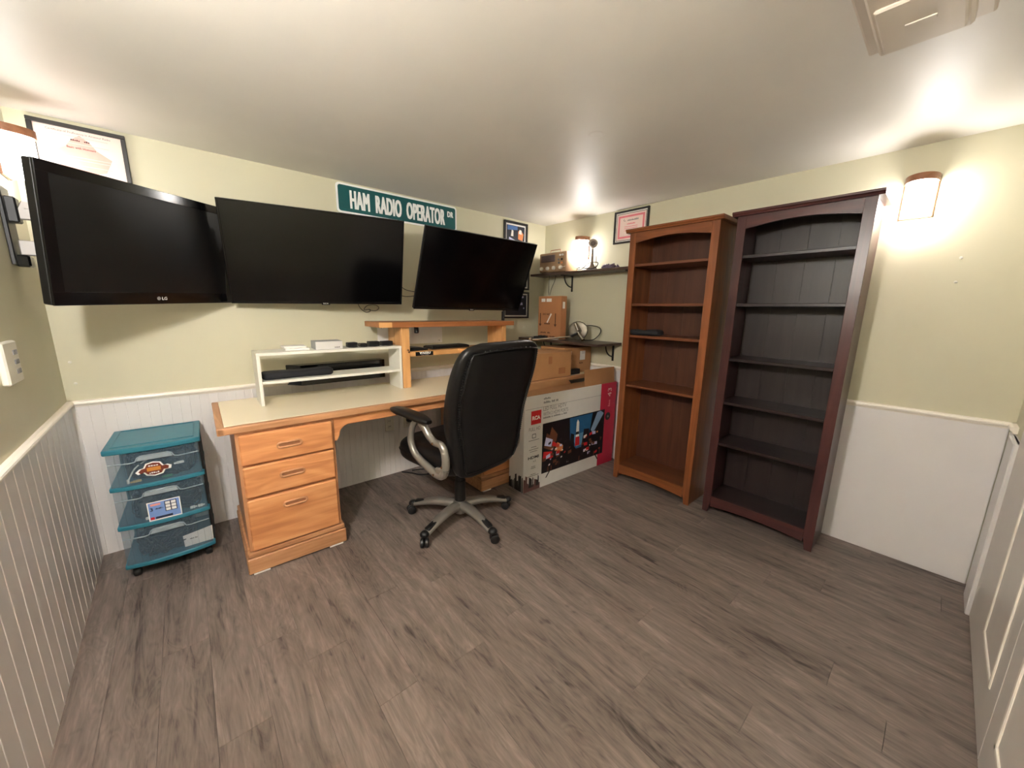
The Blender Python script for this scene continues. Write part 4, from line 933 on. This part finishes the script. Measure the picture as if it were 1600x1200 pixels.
# television carton on the floor
tb = thing('television_carton', 'large white and red television carton standing on the floor', 'box', (-1.100, -0.930, 0), R_(-2.3))
BW_, BD_, BH_ = 1.045, 0.165, 0.722
b = G(); b.box(0, 0.838, 0, BD_, 0, BH_, bev=0.002).obj('body', BOXW, tb)
G().box(0.8385, BW_, 0, BD_, 0, BH_, bev=0.002).obj('red_end', BOXR, tb)
G().box(0.004, BW_-0.004, 0.006, BD_-0.004, BH_-0.001, BH_+0.003).obj('inner_liner', CARDD, tb)
fl1 = G().box(0.640, BW_-0.02, 0.0, 0.004, 0, 0.130, bev=0.001, M=Matrix.Translation((0, 0.012, BH_)) @ Matrix.Rotation(R_(-6), 4, 'X')).obj('top_flap', CARDD, tb)
G().box(0.0, 0.630, 0.0, 0.004, 0, 0.062, bev=0.001, M=Matrix.Translation((0, BD_-0.02, BH_)) @ Matrix.Rotation(R_(-50), 4, 'X')).obj('top_flap', CARDD, tb)
for z in (0.628,): G().box(0.010, 0.835, -0.0006, 0.0004, z, z+0.002).obj('crease', GREYP, tb)
y = -0.0008
G().box(0.063, 0.160, y-0.0004, y+0.0004, 0.512, 0.612).obj('logo_block', RED, tb); text('RCA', 0.078, 0.030, PAPER, tb, (0.1115, y-0.0010, 0.560), 'logo', 0.05)
text('FULL HD', 0.110, 0.026, GREYP, tb, (0.100, y, 0.478), 'print'); text('LED FULL HDTV', 0.240, 0.030, GREYP, tb, (0.300, y, 0.612), 'print'); text('WITH 2 HDMI PORTS', 0.262, 0.028, GREYP, tb, (0.311, y, 0.572), 'print')
unread(33, 0.250, 0.014, GREYP, tb, (0.305, y, 0.545), 'print'); unread(5, 0.070, 0.016, GREYP, tb, (0.215, y, 0.690), 'print'); unread(13, 0.150, 0.018, GREYP, tb, (0.255, y, 0.662), 'print')
text('HDMI', 0.105, 0.022, DARKP, tb, (0.095, y, 0.262), 'print', 0.03); text('x2', 0.030, 0.016, GREYP, tb, (0.105, y, 0.232), 'print')
for z, wd in ((0.392, 0.10), (0.340, 0.05), (0.322, 0.09), (0.306, 0.07), (0.188, 0.04), (0.176, 0.045), (0.128, 0.05), (0.116, 0.11)): G().box(0.095-wd/2, 0.095+wd/2, y-0.0003, y+0.0004, z, z+0.004).obj('print_line', GREYP, tb)
G().prism(rrect(0.038, 0.034, 0.006), y-0.0004, y+0.0004, 'Y', M=Matrix.Translation((0.095, 0, 0.425))).obj('icon', GREYP, tb); G().prism(rrect(0.026, 0.022, 0.004), y-0.0009, y-0.0004, 'Y', M=Matrix.Translation((0.095, 0, 0.425))).obj('icon', BOXW, tb)
# printed screen picture: city square at dusk
pmats = [mat('print_black', (14, 13, 18), 0.4), mat('print_sky', (40, 96, 140), 0.4), mat('print_sky_low', (96, 150, 184), 0.4), PAPER, RED, mat('print_brown', (110, 66, 44), 0.4), mat('print_steel', (128, 158, 190), 0.4), mat('print_dusk', (34, 26, 34), 0.4), ORNG, LILAC]
pic = G(); X0, X1, Z0, Z1 = 0.178, 0.898, 0.108, 0.500
def pp(pts, m_, l): pic.poly([(X0+(X1-X0)*u, y-0.0006-0.0003*l, Z0+(Z1-Z0)*v) for u, v in pts], m_)
pp([(0, 0), (1, 0), (1, 1), (0, 1)], 0, 0)
pp([(0.40, 0.98), (0.78, 0.98), (0.74, 0.55), (0.62, 0.30), (0.52, 0.30), (0.42, 0.50)], 1, 1); pp([(0.44, 0.60), (0.73, 0.62), (0.66, 0.36), (0.52, 0.34)], 2, 2)
pp([(0.505, 0.42), (0.565, 0.42), (0.555, 0.86), (0.53, 0.92), (0.515, 0.86)], 3, 3); pp([(0.500, 0.36), (0.575, 0.36), (0.570, 0.55), (0.505, 0.55)], 4, 4); pp([(0.505, 0.60), (0.56, 0.60), (0.556, 0.66), (0.508, 0.66)], 0, 4)
pp([(0.40, 0.20), (0.49, 0.20), (0.48, 0.62), (0.43, 0.66)], 0, 4); pp([(0.60, 0.20), (0.74, 0.20), (0.73, 0.66), (0.64, 0.68)], 7, 4)
pp([(0.76, 0.62), (0.80, 0.52), (0.98, 0.92), (0.92, 0.99), (0.86, 0.97)], 6, 5)
pp([(0.02, 0.52), (0.16, 0.40), (0.20, 0.62), (0.06, 0.80)], 5, 3); pp([(0.03, 0.56), (0.13, 0.50), (0.15, 0.64), (0.05, 0.72)], 9, 4); pp([(0.10, 0.72), (0.20, 0.58), (0.22, 0.72), (0.13, 0.90)], 5, 4)
pp([(0.01, 0.30), (0.14, 0.26), (0.15, 0.40), (0.02, 0.44)], 4, 5); pp([(0.18, 0.40), (0.30, 0.34), (0.31, 0.46), (0.22, 0.56)], 8, 5); pp([(0.14, 0.52), (0.24, 0.44), (0.25, 0.50), (0.15, 0.60)], 4, 5)
rnd = random.Random(11)
for k in range(70):
    u = rnd.choice((rnd.uniform(0.02, 0.42), rnd.uniform(0.62, 0.97))); v = rnd.uniform(0.06, 0.58); s = rnd.uniform(0.008, 0.03); sl = rnd.uniform(-0.01, 0.03)
    pp([(u-s, v-s), (u+s, v-s+sl), (u+s*0.9, v+s*1.4+sl), (u-s, v+s*1.3)], rnd.choice((5, 5, 4, 8, 3, 7, 7, 0, 9)), 6+0.02*k)
for k in range(40):
    u = rnd.uniform(0.02, 0.97); pp([(u-0.008, 0.02), (u+0.008, 0.02), (u+0.006, 0.02+rnd.uniform(0.05, 0.14)), (u-0.006, 0.02+rnd.uniform(0.05, 0.12))], rnd.choice((0, 0, 7, 5)), 9+0.02*k)
pic.obj('screen_picture', pmats, tb)
for (a, b_) in ((0.255, 0.225), (0.800, 0.835)): G().prism([(a, 0.108), (a+0.014, 0.108), (b_+0.008, 0.065), (b_-0.004, 0.065)], y-0.0004, y+0.0004, 'Y').obj('printed_stand', DARKP, tb)
cr = G(); rnd = random.Random(5)
def crowd(fn):
    xx = 0.0
    for k in range(9):
        h_ = rnd.uniform(0.06, 0.125); wd = 0.012+rnd.uniform(0, 0.012); fn(xx, xx+wd, h_, 0 if rnd.random() < 0.75 else 1); xx += 0.0175
crowd(lambda a, b_, h_, m_: cr.poly([(a, y-0.0004, 0.03), (b_, y-0.0004, 0.03), (b_, y-0.0004, h_), (a+0.003, y-0.0004, h_+0.012)], m_))
cr.poly([(0.0, y-0.0002, 0.002), (0.165, y-0.0002, 0.002), (0.165, y-0.0002, 0.05), (0.0, y-0.0002, 0.045)], 1)
crowd(lambda a, b_, h_, m_: cr.poly([(-0.0012, a, 0.004), (-0.0012, b_, 0.004), (-0.0012, b_, h_), (-0.0012, a+0.003, h_+0.012)], m_))
cr.obj('crowd_print', [DARKP, mat('print_dull_red', (96, 62, 58), 0.5)], tb)
for (x, z, r) in ((0.945, 0.430, 0.034),): G().lathe([(0, 0), (r, 0), (r, 0.0006), (0, 0.0006)], 24, Matrix.Translation((x, y+0.0004, z)) @ Matrix.Rotation(R_(90), 4, 'X')).obj('round_emblem', DARKP, tb)
text('43', 0.075, 0.052, PALEP, tb, (0.950, y, 0.640), 'print', 0.0, (0, R_(-90), 0)); unread(4, 0.060, 0.030, PINKP, tb, (0.950, y, 0.545), 'print', 0.0, (0, R_(-90), 0)); unread(2, 0.024, 0.020, GREYP, tb, (0.945, y-0.0012, 0.430), 'print')

# ------------------------------------------------------------------ ceiling unit
t = thing('ceiling_vent', 'white boxy ceiling vent unit at the upper right', 'vent', (-1.60, -2.60, H-0.001))
G().box(-0.35, 0.36, -0.125, 0.105, -0.085, 0, bev=0.006, seg=2).obj('housing', VENTW, t)
G().prism([(-0.24, -0.085), (0.31, -0.085), (0.29, -0.128), (-0.21, -0.128)], -0.095, 0.070, 'Y', bev=0.006).obj('cover', VENTW, t)
G().box(0.06, 0.27, -0.085, 0.058, -0.136, -0.126, bev=0.004).obj('panel', VENTW, t)
G().box(0.155, 0.171, -0.040, 0.012, -0.1385, -0.135, bev=0.001).obj('name_plate', VENTW, t)
G().box(-0.35, 0.30, -0.185, -0.128, -0.07, 0, bev=0.006).obj('side_duct', VENTW, t)
